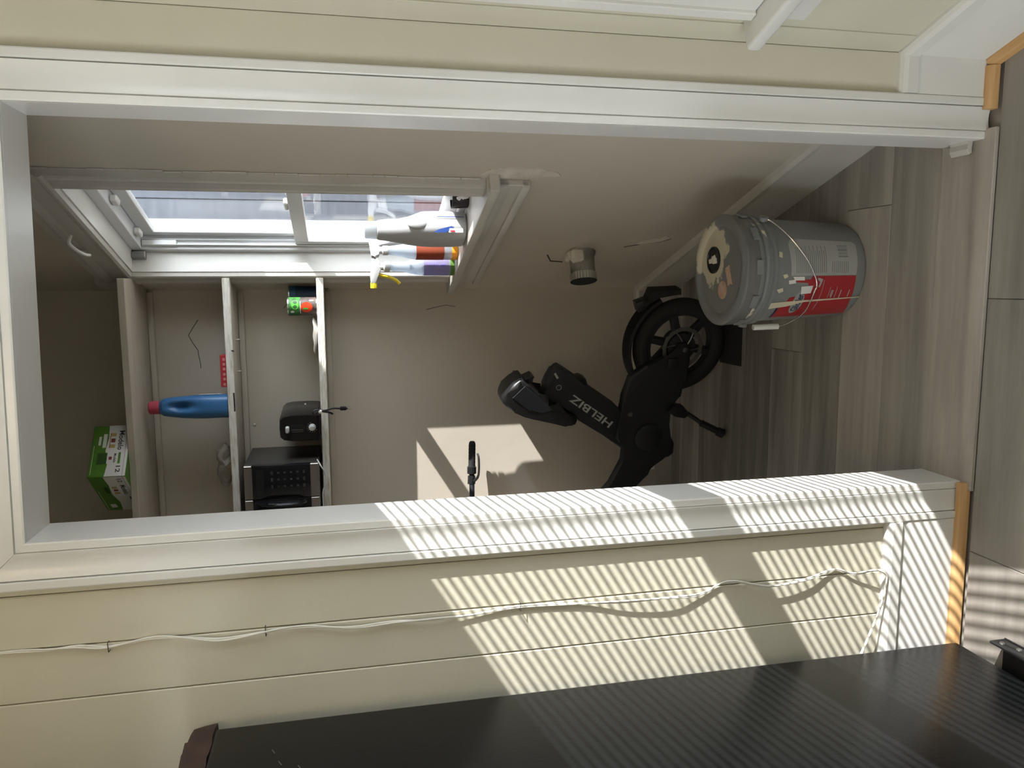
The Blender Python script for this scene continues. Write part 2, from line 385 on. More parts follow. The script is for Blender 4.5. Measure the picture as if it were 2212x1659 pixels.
# unseen left window behind the photographer, added to let in fill sky light
w3 = tag(empty('fill_window_3'), kind='structure')
bm = B()
for a in ((-3.5,-3.44),(-2.68,-2.62),(-1.86,-1.8)): bx(bm, -2.18, -2.12, a[0], a[1], 0.45, 2.2)
bx(bm, -2.18, -2.12, -3.5, -1.8, 0.45, 0.51); bx(bm, -2.18, -2.12, -3.5, -1.8, 2.14, 2.2)
finish('window_frame', bm, M['vinyl'], w3)
finish('pane', bx(B(), -2.152, -2.148, -3.44, -2.68, 0.51, 2.14), M['glass'], w3); finish('pane', bx(B(), -2.152, -2.148, -2.62, -1.86, 0.51, 2.14), M['glass'], w3)
# portals guide the sky light through the openings
def portal(name, loc, rot, sx, sy):
    pl = bpy.data.lights.new(name, 'AREA'); pl.shape = 'RECTANGLE'; pl.size = sx; pl.size_y = sy; pl.cycles.is_portal = True
    po = bpy.data.objects.new(name, pl); COL.objects.link(po); po.location = loc; po.rotation_euler = rot; return po
portal('sky_portal_left', (-2.25, -2.65, 1.325), (0, math.radians(-90), 0), 1.75, 1.7)
for nm, s_, z_, w_, h_ in (('sky_portal_kitchen', (KS0+KS1)/2, 1.35, KS1-KS0, 1.4), ('sky_portal_pantry', (PS0+PS1)/2, 1.6, PS1-PS0, 1.2)):
    d = Vector((-0.95596, -0.29348, 0)); p = wpt(s_, -0.24, z_)
    portal(nm, p, d.to_track_quat('-Z', 'Z').to_euler(), w_, h_)

# ------------------------------------------------------------------ kitchen window with blind (local s, off, z)
w2 = tag(empty('window_2', O_, WANG), kind='structure')
def wbox(name, s0, s1, o0, o1, z0, z1, mt, par, bev=0.001): return finish(name, bx(B(), s0, s1, o0, o1, z0, z1, bev), M[mt] if isinstance(mt, str) else mt, par)
finish('casing', bx(bx(B(), KS1, KS1+0.09, 0, 0.018, KZ0-0.0, KZ1+0.09, 0.002), KS1+0.07, KS1+0.092, 0, 0.026, KZ0-0.0, KZ1+0.092, 0.002), M['trim'], w2)
finish('casing', bx(B(), KS0-0.09, KS0, 0, 0.02, KZ0, KZ1+0.09, 0.002), M['trim'], w2)
finish('casing', bx(B(), KS0-0.09, KS1+0.09, 0, 0.021, KZ1, KZ1+0.09, 0.002), M['trim'], w2)
finish('window_stool', bx(B(), KS0-0.13, KS1+0.128, -0.04, 0.068, KZ0-0.033, KZ0-0.001, 0.008, 3), M['trim'], w2)
finish('apron', bx(B(), KS0-0.09, KS1+0.09, 0, 0.018, KZ0-0.115, KZ0-0.033, 0.002), M['trim'], w2)
bm = B(); bx(bm, KS0, KS0+0.05, -0.13, -0.07, KZ0, KZ1); bx(bm, KS1-0.05, KS1, -0.13, -0.07, KZ0, KZ1); bx(bm, KS0, KS1, -0.13, -0.07, KZ0, 0.775); bx(bm, KS0, KS1, -0.13, -0.07, 2.049, KZ1)
finish('sash_frame', bm, M['vinyl'], w2)
wbox('meeting_rail', KS0+0.05, KS1-0.05, -0.13, -0.07, 1.312, 1.396, 'vinyl', w2)
wbox('pane', KS0+0.05, KS1-0.05, -0.102, -0.098, 0.775, 1.312, 'glass', w2); wbox('pane', KS0+0.05, KS1-0.05, -0.102, -0.098, 1.396, 2.049, 'glass', w2)
blind = empty('window_blind', O_, WANG)
tag(blind, 'white slatted mini blind hanging in the sunny kitchen window', 'blind')
wbox('headrail', KS0+0.01, KS1-0.01, -0.062, -0.026, KZ1-0.032, KZ1-0.004, 'slat', blind)
bm = B(); rows = []
for i in range(7):
    t = -0.0125 + 0.025*i/6; zz = 0.0022*(1-(t/0.0125)**2)
    rows.append([bm.verts.new((s, t, zz)) for s in (-(KS1-KS0)/2+0.014, (KS1-KS0)/2-0.014)])
for a, b in zip(rows, rows[1:]): bm.faces.new((a[0], a[1], b[1], b[0]))
bmesh.ops.solidify(bm, geom=bm.faces[:], thickness=0.0004)
bmesh.ops.recalc_face_normals(bm, faces=bm.faces)
slat_me = bpy.data.meshes.new('slat'); bm.to_mesh(slat_me); bm.free(); slat_me.materials.append(M['slat']); slat_me.shade_smooth()
z = 0.757; nsl = 0
while z < KZ1-0.04:
    o = bpy.data.objects.new('slat', slat_me); COL.objects.link(o); o.parent = blind
    o.location = ((KS0+KS1)/2, -0.044, z); o.rotation_euler = (math.radians(-13), 0, 0); z += 0.0231; nsl += 1
wbox('bottom_rail', KS0+0.012, KS1-0.012, -0.056, -0.032, 0.730, 0.745, 'slat', blind)
for s in (KS0+0.18, KS1-0.18):
    finish('ladder_cord', tube(B(), [(s, -0.0315, 0.735), (s, -0.0315, KZ1-0.02)], 0.0007, 6), M['slat'], blind)

# ------------------------------------------------------------------ pantry window (local s, off, z)
w1 = tag(empty('window_1', O_, WANG), kind='structure')
wc_prof = [(0.0,0.0),(0.0,0.016),(0.006,0.020),(0.012,0.019),(0.016,0.016),(0.05,0.016),(0.056,0.020),(0.066,0.022),(0.072,0.019),(0.086,0.019),(0.088,0.0)]
NY = Vector((0,1,0))
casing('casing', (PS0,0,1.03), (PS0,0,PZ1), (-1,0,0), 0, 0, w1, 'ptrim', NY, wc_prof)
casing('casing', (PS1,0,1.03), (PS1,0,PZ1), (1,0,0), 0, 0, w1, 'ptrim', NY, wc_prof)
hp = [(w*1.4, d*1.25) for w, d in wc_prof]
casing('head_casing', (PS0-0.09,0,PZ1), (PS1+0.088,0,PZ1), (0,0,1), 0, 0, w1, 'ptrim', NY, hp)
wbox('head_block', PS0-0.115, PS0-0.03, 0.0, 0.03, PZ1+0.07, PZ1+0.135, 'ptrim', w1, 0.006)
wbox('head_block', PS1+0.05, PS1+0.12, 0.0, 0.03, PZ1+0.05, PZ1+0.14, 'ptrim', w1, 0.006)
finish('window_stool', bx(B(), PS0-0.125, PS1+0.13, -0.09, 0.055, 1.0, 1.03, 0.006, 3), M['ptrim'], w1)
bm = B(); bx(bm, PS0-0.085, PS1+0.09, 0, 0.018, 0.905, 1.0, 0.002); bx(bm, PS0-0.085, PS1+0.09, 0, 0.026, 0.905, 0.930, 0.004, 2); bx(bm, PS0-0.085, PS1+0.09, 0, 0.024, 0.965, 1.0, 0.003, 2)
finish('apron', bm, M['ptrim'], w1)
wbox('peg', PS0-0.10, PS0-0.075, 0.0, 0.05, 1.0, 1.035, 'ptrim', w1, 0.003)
# jamb liners
wbox('jamb_liner', PS1-0.004, PS1, -0.075, 0.0, 1.03, PZ1, 'trim', w1, 0.0005); wbox('jamb_liner', PS0, PS0+0.004, -0.075, 0.0, 1.03, PZ1, 'trim', w1, 0.0005)
wbox('head_liner', PS0, PS1, -0.075, 0.0, PZ1-0.004, PZ1, 'trim', w1, 0.0005)
# vinyl master frame
bm = B(); bx(bm, PS1-0.030, PS1, -0.17, -0.075, 1.03, PZ1, 0.002); bx(bm, PS0, PS0+0.030, -0.17, -0.075, 1.03, PZ1, 0.002)
bx(bm, PS0+0.03, PS1-0.03, -0.17, -0.075, PZ1-0.04, PZ1, 0.002); bx(bm, PS0+0.03, PS1-0.03, -0.17, -0.075, 1.03, 1.052, 0.002)
finish('vinyl_frame', bm, M['vinyl'], w1)
for o_ in (-0.088, -0.108, -0.128):
    wbox('track_fin', PS1-0.044, PS1-0.030, o_-0.0025, o_, 1.055, PZ1-0.042, 'vinyl', w1, 0.0004)
wbox('balance_cover', PS1-0.047, PS1-0.03, -0.106, -0.086, 2.02, PZ1-0.042, 'vinyl', w1, 0.002)
wbox('corner_bracket', PS1-0.03, PS1-0.001, -0.07, -0.045, PZ1-0.05, PZ1-0.004, 'greymetal', w1, 0.002)
def sash(z0, z1, o0, o1, rail_b, rail_t, st):
    bm = B(); bx(bm, PS0+0.032, PS0+0.032+st, o0, o1, z0, z1, 0.002); bx(bm, PS1-0.032-st, PS1-0.032, o0, o1, z0, z1, 0.002)
    bx(bm, PS0+0.032+st, PS1-0.032-st, o0, o1, z0, z0+rail_b, 0.002); bx(bm, PS0+0.032+st, PS1-0.032-st, o0, o1, z1-rail_t, z1, 0.002)
    s_ = finish('sash', bm, M['vinyl'], w1); om = (o0+o1)/2
    finish('pane', bx(B(), PS0+0.03+st, PS1-0.03-st, om-0.002, om+0.002, z0+rail_b, z1-rail_t), M['glass'], s_)
    return s_
sash(1.565, PZ1-0.042, -0.15, -0.125, 0.04, 0.045, 0.035)
sash(1.053, 1.607, -0.117, -0.092, 0.05, 0.048, 0.038)
for s_ in (1.12, 1.40): wbox('tilt_latch', s_, s_+0.045, -0.112, -0.09, PZ1-0.062, PZ1-0.041, 'white', w1, 0.004)
wbox('sash_lock', 1.14, 1.20, -0.118, -0.098, 1.607, 1.622, 'white', w1, 0.004)
# exterior vinyl jamb seen through the glass
bm = B(); bx(bm, PS1-0.026, PS1+0.05, -0.19, -0.17, 0.98, 2.23); bx(bm, PS1-0.008, PS1+0.05, -0.200, -0.19, 0.98, 2.23)
bx(bm, PS0-0.05, PS0+0.02, -0.20, -0.17, 0.98, 2.23); bx(bm, PS0-0.05, PS1+0.05, -0.20, -0.17, 2.18, 2.23); bx(bm, PS0-0.05, PS1+0.05, -0.215, -0.17, 0.98, 1.03)
finish('exterior_trim', bm, M['vinyl'], w1)
# wire hook on the head casing
hk = [(1.06,0.024,2.262),(1.055,0.05,2.265),(1.07,0.066,2.25),(1.10,0.07,2.235),(1.13,0.062,2.23),(1.16,0.05,2.245),(1.18,0.034,2.27),(1.20,0.028,2.262)]
hk = [(s+0.06, o, z-0.02) for s, o, z in hk]
tag(finish('curtain_hook', tube(B(), smooth_path(hk, 5), 0.0052, 8), M['trim'], None, O_, (0,0,WANG)), 'painted wire curtain hook screwed to the casing above the pantry window', 'hook')

# outdoors beyond the pantry window
sd = empty('neighbour_wall', (0.2, 3.6, -0.3))
tag(sd, 'slate blue board siding of the neighbouring house outside the pantry window', 'building')
bdm = bx(B(), 0, 0.196, 0, 0.03, 0, 4.2, 0.004)
bmesh.ops.recalc_face_normals(bdm, faces=bdm.faces); me = bpy.data.meshes.new('siding_board'); bdm.to_mesh(me); bdm.free(); me.materials.append(M['siding'])
for i in range(24):
    o = bpy.data.objects.new('siding_board', me); COL.objects.link(o); o.parent = sd; o.location = (0.2*i, 0.004*(i % 2), 0)
finish('backing', bx(B(), -0.1, 4.9, 0.036, 0.06, 0, 4.2), M['siding'], sd)
po = finish('wooden_post', bx(B(), -0.05, 0.05, -0.05, 0.05, 0, 2.6, 0.006), M['post'], None, (0.80, 3.2, -0.3), (0,0,0.2))
tag(po, 'tan wooden post standing outside the pantry window', 'post')
tag(finish('ground_outside', bx(B(), 0.4, 9, -6, 9, -0.36, -0.3), M['ground'], None), kind='structure')

# ------------------------------------------------------------------ wall damage in the pantry
def crack(parent, pts, r=0.0014): return finish('crack', tube(B(), pts, r, 5), M['crack'], parent)
crack(wb, [(-0.06,1.6995,2.0),(-0.09,1.6995,2.02),(-0.12,1.6995,2.039),(-0.15,1.6995,2.025),(-0.181,1.6995,2.006),(-0.20,1.6995,2.005),(-0.223,1.6995,2.001),(-0.251,1.6995,1.999)], 0.0013)
crack(wb, [(0.012,1.6995,1.60),(0.004,1.6995,1.63),(0.0,1.6995,1.66),(-0.02,1.6995,1.675)], 0.001)
crack(wb, [(-0.03,1.6995,1.10),(-0.012,1.6995,1.02),(-0.02,1.6995,0.98)], 0.001)
bm = B(); random.seed(3)
lathe(bm, [(0.0,-0.002),(0.004,-0.002),(0.006,0.0)], 12, (-0.486,1.698,1.806), 'Y')
finish('plaster_chip', bm, M['plaster'], wb)
# filler patch beside the stool (in wall coordinates: x = s, y = off, z)
def wall_blob(name, poly, off, thick, mt, parent):
    bm = B(); prism(bm, poly, off, off+thick, 0.0); return finish(name, bm, M[mt], parent, smooth=0)
random.seed(5)
pp = [(0.668,1.055),(0.64,1.03),(0.628,0.985),(0.622,0.93),(0.63,0.88),(0.65,0.835),(0.672,0.82),(0.676,0.86),(0.684,0.90),(0.688,0.95),(0.690,1.0),(0.69,1.05)]
wall_blob('filler_patch', pp, -0.001, 0.004, 'plaster', wpr)
wall_blob('chipped_plaster', [(1.225,0.385),(1.19,0.36),(1.165,0.335),(1.17,0.312),(1.145,0.30),(1.165,0.275),(1.2,0.30),(1.215,0.335),(1.235,0.36)], -0.001, 0.003, 'plaster', wpr)
finish('crack', tube(B(), [(1.26,0.0005,0.42),(1.24,0.0005,0.385),(1.218,0.0005,0.345),(1.203,0.0005,0.30),(1.17,0.0005,0.272)], 0.002, 5), M['crack'], wpr)
finish('crack', tube(B(), [(1.35,0.0005,0.69),(1.42,0.0005,0.66),(1.43,0.0005,0.61)], 0.003, 5), M['crack'], wpr)
# ragged plaster line along the near casing
random.seed(11)
bm = B(); z = 1.05
while z < 2.28:
    dz = random.uniform(0.03,0.09); w = random.uniform(0.003,0.010)
    bx(bm, PS0-0.088-w, PS0-0.084, 0.0, random.uniform(0.003,0.006), z, min(z+dz, 2.29), 0.002); z += dz
finish('plaster_bead', bm, M['ptrim'], wpr)

# capped pipe stub below the window
pc = wpt(1.325, 0, 0.565)
ps = empty('pipe_stub', pc, WANG)
tag(ps, 'plaster-smeared capped metal pipe stub sticking out of the wall below the pantry window', 'pipe')
finish('sleeve', lathe(B(), [(0.055,-0.01),(0.053,0.01),(0.047,0.02),(0.046,0.085)], 24, (0,0,0), 'Y'), M['pipe'], ps)
kn = B(); rings = []
for zz in (0.083, 0.112):
    rings.append([kn.verts.new(((0.049+0.0015*(i % 2))*math.cos(2*math.pi*i/64), zz, (0.049+0.0015*(i % 2))*math.sin(2*math.pi*i/64))) for i in range(64)])
ring_join(kn, rings, True, False)
finish('knurled_ring', kn, M['chrome'], ps, smooth=0)
finish('bore', lathe(B(), [(0.048,0.112),(0.040,0.110),(0.040,0.09)], 24, (0,0,0), 'Y'), M['dark'], ps)
bm = B(); bx(bm, -0.052, -0.015, -0.002, 0.05, 0.0, 0.052, 0.01); bx(bm, -0.03, 0.03, -0.002, 0.03, 0.025, 0.06, 0.008)
finish('plaster_lump', bm, M['plaster'], ps)

# ------------------------------------------------------------------ shelves
def shelf(z0, z1, yf, label, raw, xr=0.10):
    s_ = empty('wall_shelf', (-0.75, 1.55, z0)); tag(s_, label, 'shelf', 'shelves on the pantry back wall')
    h = z1-z0
    finish('board', bx(B(), -0.388, xr+0.75, yf-1.55+0.006, 0.149, 0, h, 0.003, 2), M['shelf'], s_)
    finish('front_edge', bx(B(), -0.388, xr+0.75, yf-1.55, yf-1.55+0.0062, -0.001, h+0.0005, 0.002, 1), M['rawedge'] if raw else M['shelf'], s_)
    finish('cleat', bx(B(), -0.388, 0.80, 0.128, 0.149, -0.022, 0, 0.004, 2), M['shelf'], s_)
    return s_
Z1, Z2, Z3 = 2.203, 1.872, 1.537
shelf(2.180, Z1, 1.375, 'painted top shelf holding the green and white drinks carton', False)
s2 = shelf(1.847, Z2, 1.470, 'middle shelf with chipped white edge holding the blue bottle', True)
s3 = shelf(1.512, Z3, 1.474, 'lowest shelf with chipped white edge holding toaster and microwave', True)
for p in ([(0.43,-0.11,-0.001),(0.40,-0.109,-0.0015),(0.37,-0.105,-0.001),(0.36,-0.108,-0.001)], [(0.585,-0.10,-0.001),(0.58,-0.06,-0.001)]):
    finish('dark_split', tube(B(), p, 0.003, 6), M['crack'], s2)
for x in (0.5, 0.62): finish('nail', tube(B(), [(x,-0.01,0.0),(x,-0.012,-0.02)], 0.0015, 6), M['chrome'], s2)

# ---- drinks carton on the top shelf, standing upside down
M['cgreen'] = mat('carton_green', (0.075,0.20,0.02), 0.4); M['cwhite'] = mat('carton_white', (0.66,0.65,0.62), 0.4)
M['cgreen2'] = mat('carton_dark_green', (0.03,0.09,0.015), 0.45); M['ctext'] = mat('carton_dark_print', (0.045,0.035,0.035), 0.5); M['credp'] = mat('carton_maroon_print', (0.20,0.04,0.03), 0.5); M['cgold'] = mat('carton_gold_print', (0.45,0.32,0.12), 0.5)
ct = empty('drinks_carton', (-0.582, 1.311, Z1), math.radians(40)); tag(ct, 'green and white cardboard drinks carton lying upside down on the top shelf', 'carton')
LW, LD, LH = 0.205, 0.275, 0.122     # local x: right face, local y: left face
finish('body', bx(B(), 0, LW, 0, LD, 0, LH, 0.002), M['cgreen'], ct)
def on_front(u, v, e=0.0006): return Vector((LW-u, -e, v))       # face y=0 ; u from its far end
def carton_face(face):
    # face 'R': y=0 plane, u along x ; face 'L': x=0 plane, u along y. picture is upside down
    def P(u, v, e):   # u in 0..len measured left->right as read from outside standing upright; v up
        return Vector((u, -e, v)) if face == 'R' else Vector((-e, LD-u, v))
    return P
for face, ln in (('R', LW), ('L', LD)):
    P = carton_face(face)
    # white lower band with a soft slanted edge
    bm = B(); pts = [(0.001,0.0),(ln-0.001,0.0),(ln-0.001,0.072),(ln*0.75,0.068),(ln*0.5,0.074),(ln*0.25,0.062),(0.001,0.068)]
    va = [bm.verts.new(P(u, v, 0.0005)) for u, v in pts]; bm.faces.new(va); finish('white_band', bm, M['cwhite'], ct, smooth=0)
    bm = B(); va = [bm.verts.new(P(u, v, 0.0007)) for u, v in ((0.001,0.0095),(ln-0.001,0.0095),(ln-0.001,0.0105),(0.001,0.0105))]; bm.faces.new(va); finish('fold_line', bm, M['credp'], ct, smooth=0)
    bm = B(); va = [bm.verts.new(P(u, v, 0.0007)) for u, v in ((0.01,0.112),(ln*0.6,0.112),(ln*0.6,0.1135),(0.01,0.1135))]; bm.faces.new(va); finish('pale_rule', bm, M['cwhite'], ct, smooth=0)
    def put(txt, uc, vc, w=None, h=None, mt='ctext', name='lettering'):
        me = text_mesh(txt, w, h)
        stamp(me, lambda x, y: P(uc - x, vc - y, 0.0009)); link(name, me, M[mt], ct, smooth=0)
    def rect(name, u0, u1, v0, v1, mt, e=0.0008):
        bm = B(); bm.faces.new([bm.verts.new(P(u, v, e)) for u, v in ((u0,v0),(u1,v0),(u1,v1),(u0,v1))]); finish(name, bm, M[mt], ct, smooth=0)
    if face == 'R':
        put('Modelo', ln-0.062, 0.027, 0.078, 0.018); put('12', 0.028, 0.026, 0.026, 0.015)
        # crest between two little lions, reduced to its silhouette
        rect('crest', ln-0.070, ln-0.054, 0.046, 0.060, 'credp'); rect('crest', ln-0.092, ln-0.078, 0.045, 0.062, 'cgold'); rect('crest', ln-0.046, ln-0.032, 0.045, 0.062, 'cgold'); rect('crest', ln-0.092, ln-0.032, 0.062, 0.064, 'credp')
        rect('pale_block', ln-0.090, ln-0.035, 0.074, 0.086, 'cwhite'); rect('pale_block', ln-0.080, ln-0.045, 0.092, 0.100, 'cwhite')
        # printed can
        rect('printed_can', 0.050, 0.094, 0.022, 0.030, 'cgreen', 0.001); rect('printed_can', 0.050, 0.094, 0.030, 0.066, 'cwhite', 0.001); rect('printed_can', 0.050, 0.094, 0.066, 0.098, 'cgreen2', 0.001)
        rect('printed_can', 0.066, 0.078, 0.050, 0.060, 'credp', 0.0012)
        me = text_mesh('Modelo', 0.036, 0.009); stamp(me, lambda x, y: P(0.072 - x, 0.040 - y, 0.0014)); link('lettering', me, M['ctext'], ct, smooth=0)
    else:
        put('12', ln-0.032, 0.024, 0.026, 0.015); put('Modelo', ln-0.105, 0.024, 0.075, 0.018)
        rect('crest', ln-0.115, ln-0.10, 0.046, 0.060, 'credp'); rect('crest', ln-0.138, ln-0.122, 0.045, 0.062, 'cgold'); rect('crest', ln-0.094, ln-0.078, 0.045, 0.062, 'cgold')
        rect('pale_block', ln-0.13, ln-0.08, 0.076, 0.088, 'cgreen2'); rect('printed_can', ln-0.20, ln-0.165, 0.012, 0.022, 'ctext'); rect('printed_can', ln-0.20, ln-0.165, 0.024, 0.05, 'cwhite', 0.001); rect('pale_block', ln-0.25, ln-0.22, 0.08, 0.1, 'cwhite')

# ---- blue detergent bottle on the middle shelf
M['blue'] = mat('blue_bottle_plastic', (0.035,0.13,0.30), 0.38); M['redcap'] = mat('red_cap_plastic', (0.42,0.05,0.09), 0.4); M['paper'] = mat('white_paper_label', (0.72,0.72,0.70), 0.6)
bb = empty('cleaner_bottle', (-0.380, 1.53, Z2), 0.12); tag(bb, 'blue plastic bottle with red screw cap standing on the middle shelf', 'bottle')
bm = loft(B(), [(0.0,0,0,0.040,0.050,3),(0.004,0,0,0.045,0.055,3),(0.09,0,0,0.0455,0.056,3),(0.13,0,0,0.044,0.054,2.8),(0.17,0,0,0.041,0.050,2.6),(0.21,0.002,0,0.037,0.046,2.5),(0.235,0.002,0,0.033,0.040,2.4),(0.245,0.002,0,0.027,0.028,2.2),(0.252,0.002,0,0.022,0.022,2)], 36)
for v in bm.verts:      # hand grip pressed into the side
    if v.co.y < 0 and 0.10 < v.co.z < 0.23:
        k = math.exp(-((v.co.z-0.17)/0.04)**2)*math.exp(-((v.co.x-0.004)/0.016)**2); v.co.y += 0.022*k
bmesh.ops.subdivide_edges(bm, edges=[e for e in bm.edges], cuts=1, use_grid_fill=True)
for v in bm.verts:
    if v.co.y < 0:
        k = math.exp(-((v.co.z-0.165)/0.032)**2)*math.exp(-((v.co.x-0.002)/0.012)**2); v.co.y += 0.012*k
finish('body', bm, M['blue'], bb)
cp = B(); rings = []
for zz, rr in ((0.250,0.0235),(0.252,0.0245),(0.284,0.0235),(0.288,0.021)):
    rings.append([cp.verts.new(((rr+0.0006*(i % 2))*math.cos(2*math.pi*i/48)+0.002, (rr+0.0006*(i % 2))*math.sin(2*math.pi*i/48), zz)) for i in range(48)])
finish('cap', ring_join(cp, rings), M['redcap'], bb, smooth=20)
bm = B(); bx(bm, 0.0448, 0.0464, -0.03, 0.03, 0.03, 0.11, 0.0005); finish('label', bm, M['paper'], bb)
bm = B(); bx(bm, 0.0462, 0.0468, -0.022, -0.002, 0.045, 0.095, 0.0002); finish('printed_block', bm, M['blue'], bb)

# ---- red box
rb = empty('cardboard_box', (-0.247, 1.55, Z2), 0.03); tag(rb, 'small flat red cardboard box lying on the middle shelf', 'box')
M['redbox'] = mat('red_box_card', (0.42,0.03,0.04), 0.45); M['pinkp'] = mat('pink_print', (0.62,0.25,0.25), 0.5)
finish('carton', bx(B(), -0.06, 0.06, -0.04, 0.04, 0, 0.027, 0.001), M['redbox'], rb)
for i, x in enumerate((-0.05,-0.03,-0.012,0.008,0.026,0.044)):
    bm = B(); bx(bm, x-0.005, x+0.005, -0.0406, -0.0398, 0.009, 0.018, 0); finish('print_mark', bm, M['pinkp'], rb)

# ---- crumpled clear bag
def crumple(bm, amp, seed, freq=30):
    from mathutils import noise
    for v in bm.verts:
        n_ = noise.noise_vector(v.co*freq + Vector((seed, seed*2, seed*3)))
        v.co += n_*amp
    return bm
bg_ = empty('plastic_bag', (-0.61, 1.53, Z2)); tag(bg_, 'crumpled clear plastic bag lying on the middle shelf near the door', 'bag')
bm = B(); bmesh.ops.create_icosphere(bm, subdivisions=4, radius=1.0)
for v in bm.verts: v.co = Vector((v.co.x*0.085, v.co.y*0.05, max(v.co.z,-0.9)*0.03+0.028))
crumple(bm, 0.016, 2.3, 34)
for v in bm.verts: v.co.z = max(v.co.z, 0.0005)
M['film'] = film_mat('clear_bag_film', (0.62,0.58,0.53), 0.55, 0.25)
finish('wrap', bm, M['film'], bg_, smooth=20)
M['yellow'] = mat('yellow_plastic', (0.72,0.55,0.03), 0.35)
bm = B(); bx(bm, -0.02, 0.02, -0.012, 0.02, 0.003, 0.016, 0.004); finish('yellow_content', bm, M['yellow'], bg_)

# ---- cans and plate on the lowest shelf
def can(name, loc, label, mts, r=0.0365, h=0.110, rz=0.0, group=None):
    c = empty(name, loc, rz); tag(c, label, 'can', group)
    finish('body', lathe(B(), [(r-0.001,0.004),(r-0.0006,h-0.004)], 40), M[mts[0]], c)
    finish('rim', lathe(B(), [(r-0.003,h-0.006),(r+0.0006,h-0.005),(r+0.0008,h-0.001),(r-0.001,h),(r-0.003,h-0.003),(0.002,h-0.003)], 40), M['chrome'], c)
    finish('rim', lathe(B(), [(0.002,0.002),(r-0.003,0.002),(r-0.001,0.0),(r+0.0008,0.001),(r+0.0006,0.004),(r-0.002,0.006)], 40), M['chrome'], c)
    return c
def on_cyl(r, th0):      # x along the arc, y up; th0 = direction the patch faces
    return lambda x, y: Vector((r*math.cos(th0 + x/r), r*math.sin(th0 + x/r), y))
M['cang'] = mat('can_green_print', (0.05,0.20,0.04), 0.35, col2=(0.02,0.07,0.02), scale=40, contrast=(0.4,0.6)); M['cand'] = mat('can_dark_print', (0.055,0.045,0.045), 0.4, col2=(0.12,0.09,0.08), scale=50)
M['tomato'] = mat('tomato_red_print', (0.62,0.05,0.015), 0.35); M['canb'] = mat('can_blue_print', (0.015,0.045,0.09), 0.4); M['leaf'] = mat('bright_leaf_print', (0.10,0.42,0.06), 0.35); M['canlb'] = mat('can_light_blue_print', (0.03,0.10,0.17), 0.4)
c1 = can('food_can', (-0.006, 1.520, Z3), 'steel food can printed with a red tomato on a green ground', ['cand'])
R0 = 0.0365
def can_patch(name, x0, x1, y0, y1, mt, e, par, th0=-math.pi/2, nx=12, shape=None, r=R0):
    me = patch(x1-x0, y1-y0, nx, 1) if shape is None else shape
    stamp(me, lambda x, y: on_cyl(r+e, th0)(x+(x0+x1)/2, y+(y0+y1)/2)); return link(name, me, M[mt], par)
def disc(rx, ry, n=24):
    bm = B(); c0 = bm.verts.new((0,0,0)); v = [bm.verts.new((rx*math.cos(2*math.pi*i/n), ry*math.sin(2*math.pi*i/n), 0)) for i in range(n)]
    for i in range(n): bm.faces.new((c0, v[i], v[(i+1)%n]))
    me = bpy.data.meshes.new('disc'); bm.to_mesh(me); bm.free(); return me
can_patch('green_band', -0.05, 0.045, 0.062, 0.104, 'cang', 0.0002, c1)
can_patch('leaf_print', -0.012, 0.026, 0.068, 0.094, 'leaf', 0.0004, c1, shape=disc(0.018,0.014))
can_patch('white_rule', -0.03, 0.02, 0.0605, 0.063, 'paper', 0.0004, c1)
can_patch('tomato_print', -0.026, 0.018, 0.018, 0.06, 'tomato', 0.0005, c1, shape=disc(0.021,0.022))
can_patch('stalk_print', -0.016, -0.002, 0.034, 0.052, 'leaf', 0.0007, c1, shape=disc(0.004,0.010))
can_patch('cream_print', -0.027, -0.017, 0.084, 0.098, 'paper', 0.0006, c1, shape=disc(0.005,0.007))
can_patch('cream_print', 0.016, 0.030, 0.012, 0.03, 'plaster', 0.0006, c1, shape=disc(0.004,0.009))
c2 = can('food_can', (0.034, 1.600, Z3), 'dark blue food can standing behind the tomato can', ['canb'])
can_patch('light_band', -0.05, 0.05, 0.082, 0.104, 'canlb', 0.0003, c2)
bm = lathe(B(), [(0.002,0.0),(0.045,0.0),(0.072,0.016),(0.074,0.0175),(0.072,0.018),(0.044,0.003),(0.002,0.003)], 40)
for v in bm.verts: v.co.z += 0.0015*math.sin(7*math.atan2(v.co.y, v.co.x))*(Vector((v.co.x,v.co.y)).length/0.07)
tag(finish('paper_plate', bm, M['white'], None, (-0.118, 1.545, Z3)), 'white paper plate on the lowest shelf next to the tomato can', 'plate')

# ---- toaster, narrow end towards us
M['toast'] = mat('black_gloss_toaster', (0.014,0.013,0.013), 0.22); M['greyknob'] = mat('light_grey_knob', (0.55,0.56,0.55), 0.35)
tt = empty('toaster', (-0.452, 1.555, Z3), math.radians(-5)); tag(tt, 'black two-slot toaster with light grey lever and dial on the lowest shelf', 'toaster')
bm = B(); sec = []
for y in (-0.118,-0.116,0.112,0.115):
    e = 0.003 if y in (-0.118,0.115) else 0.0
    sec.append([(-0.050+e,0.012),(0.050-e,0.012),(0.052-e,0.05),(0.051-e,0.11),(0.046-e,0.138-e),(0.034,0.151-e),(0.0,0.153-e),(-0.034,0.151-e),(-0.046+e,0.138-e),(-0.051+e,0.11),(-0.052+e,0.05)])
rings = [[bm.verts.new((x, y, z)) for x, z in s_] for y, s_ in zip((-0.118,-0.112,0.109,0.115), sec)]
finish('body', ring_join(bm, rings), M['toast'], tt, smooth=40)
finish('base', bx(B(), -0.048, 0.048, -0.112, 0.110, 0.004, 0.013, 0.002), M['blackpl'], tt)
for x in (-0.036, 0.036):
    for y in (-0.07, 0.09): finish('foot', lathe(B(), [(0.008,0.0),(0.008,0.006)], 12, (x, y, 0)), M['rubber'], tt)
for x in (-0.017, 0.017): finish('slot', bx(B(), x-0.009, x+0.009, -0.07, 0.09, 0.150, 0.1542, 0.001), M['dark'], tt)
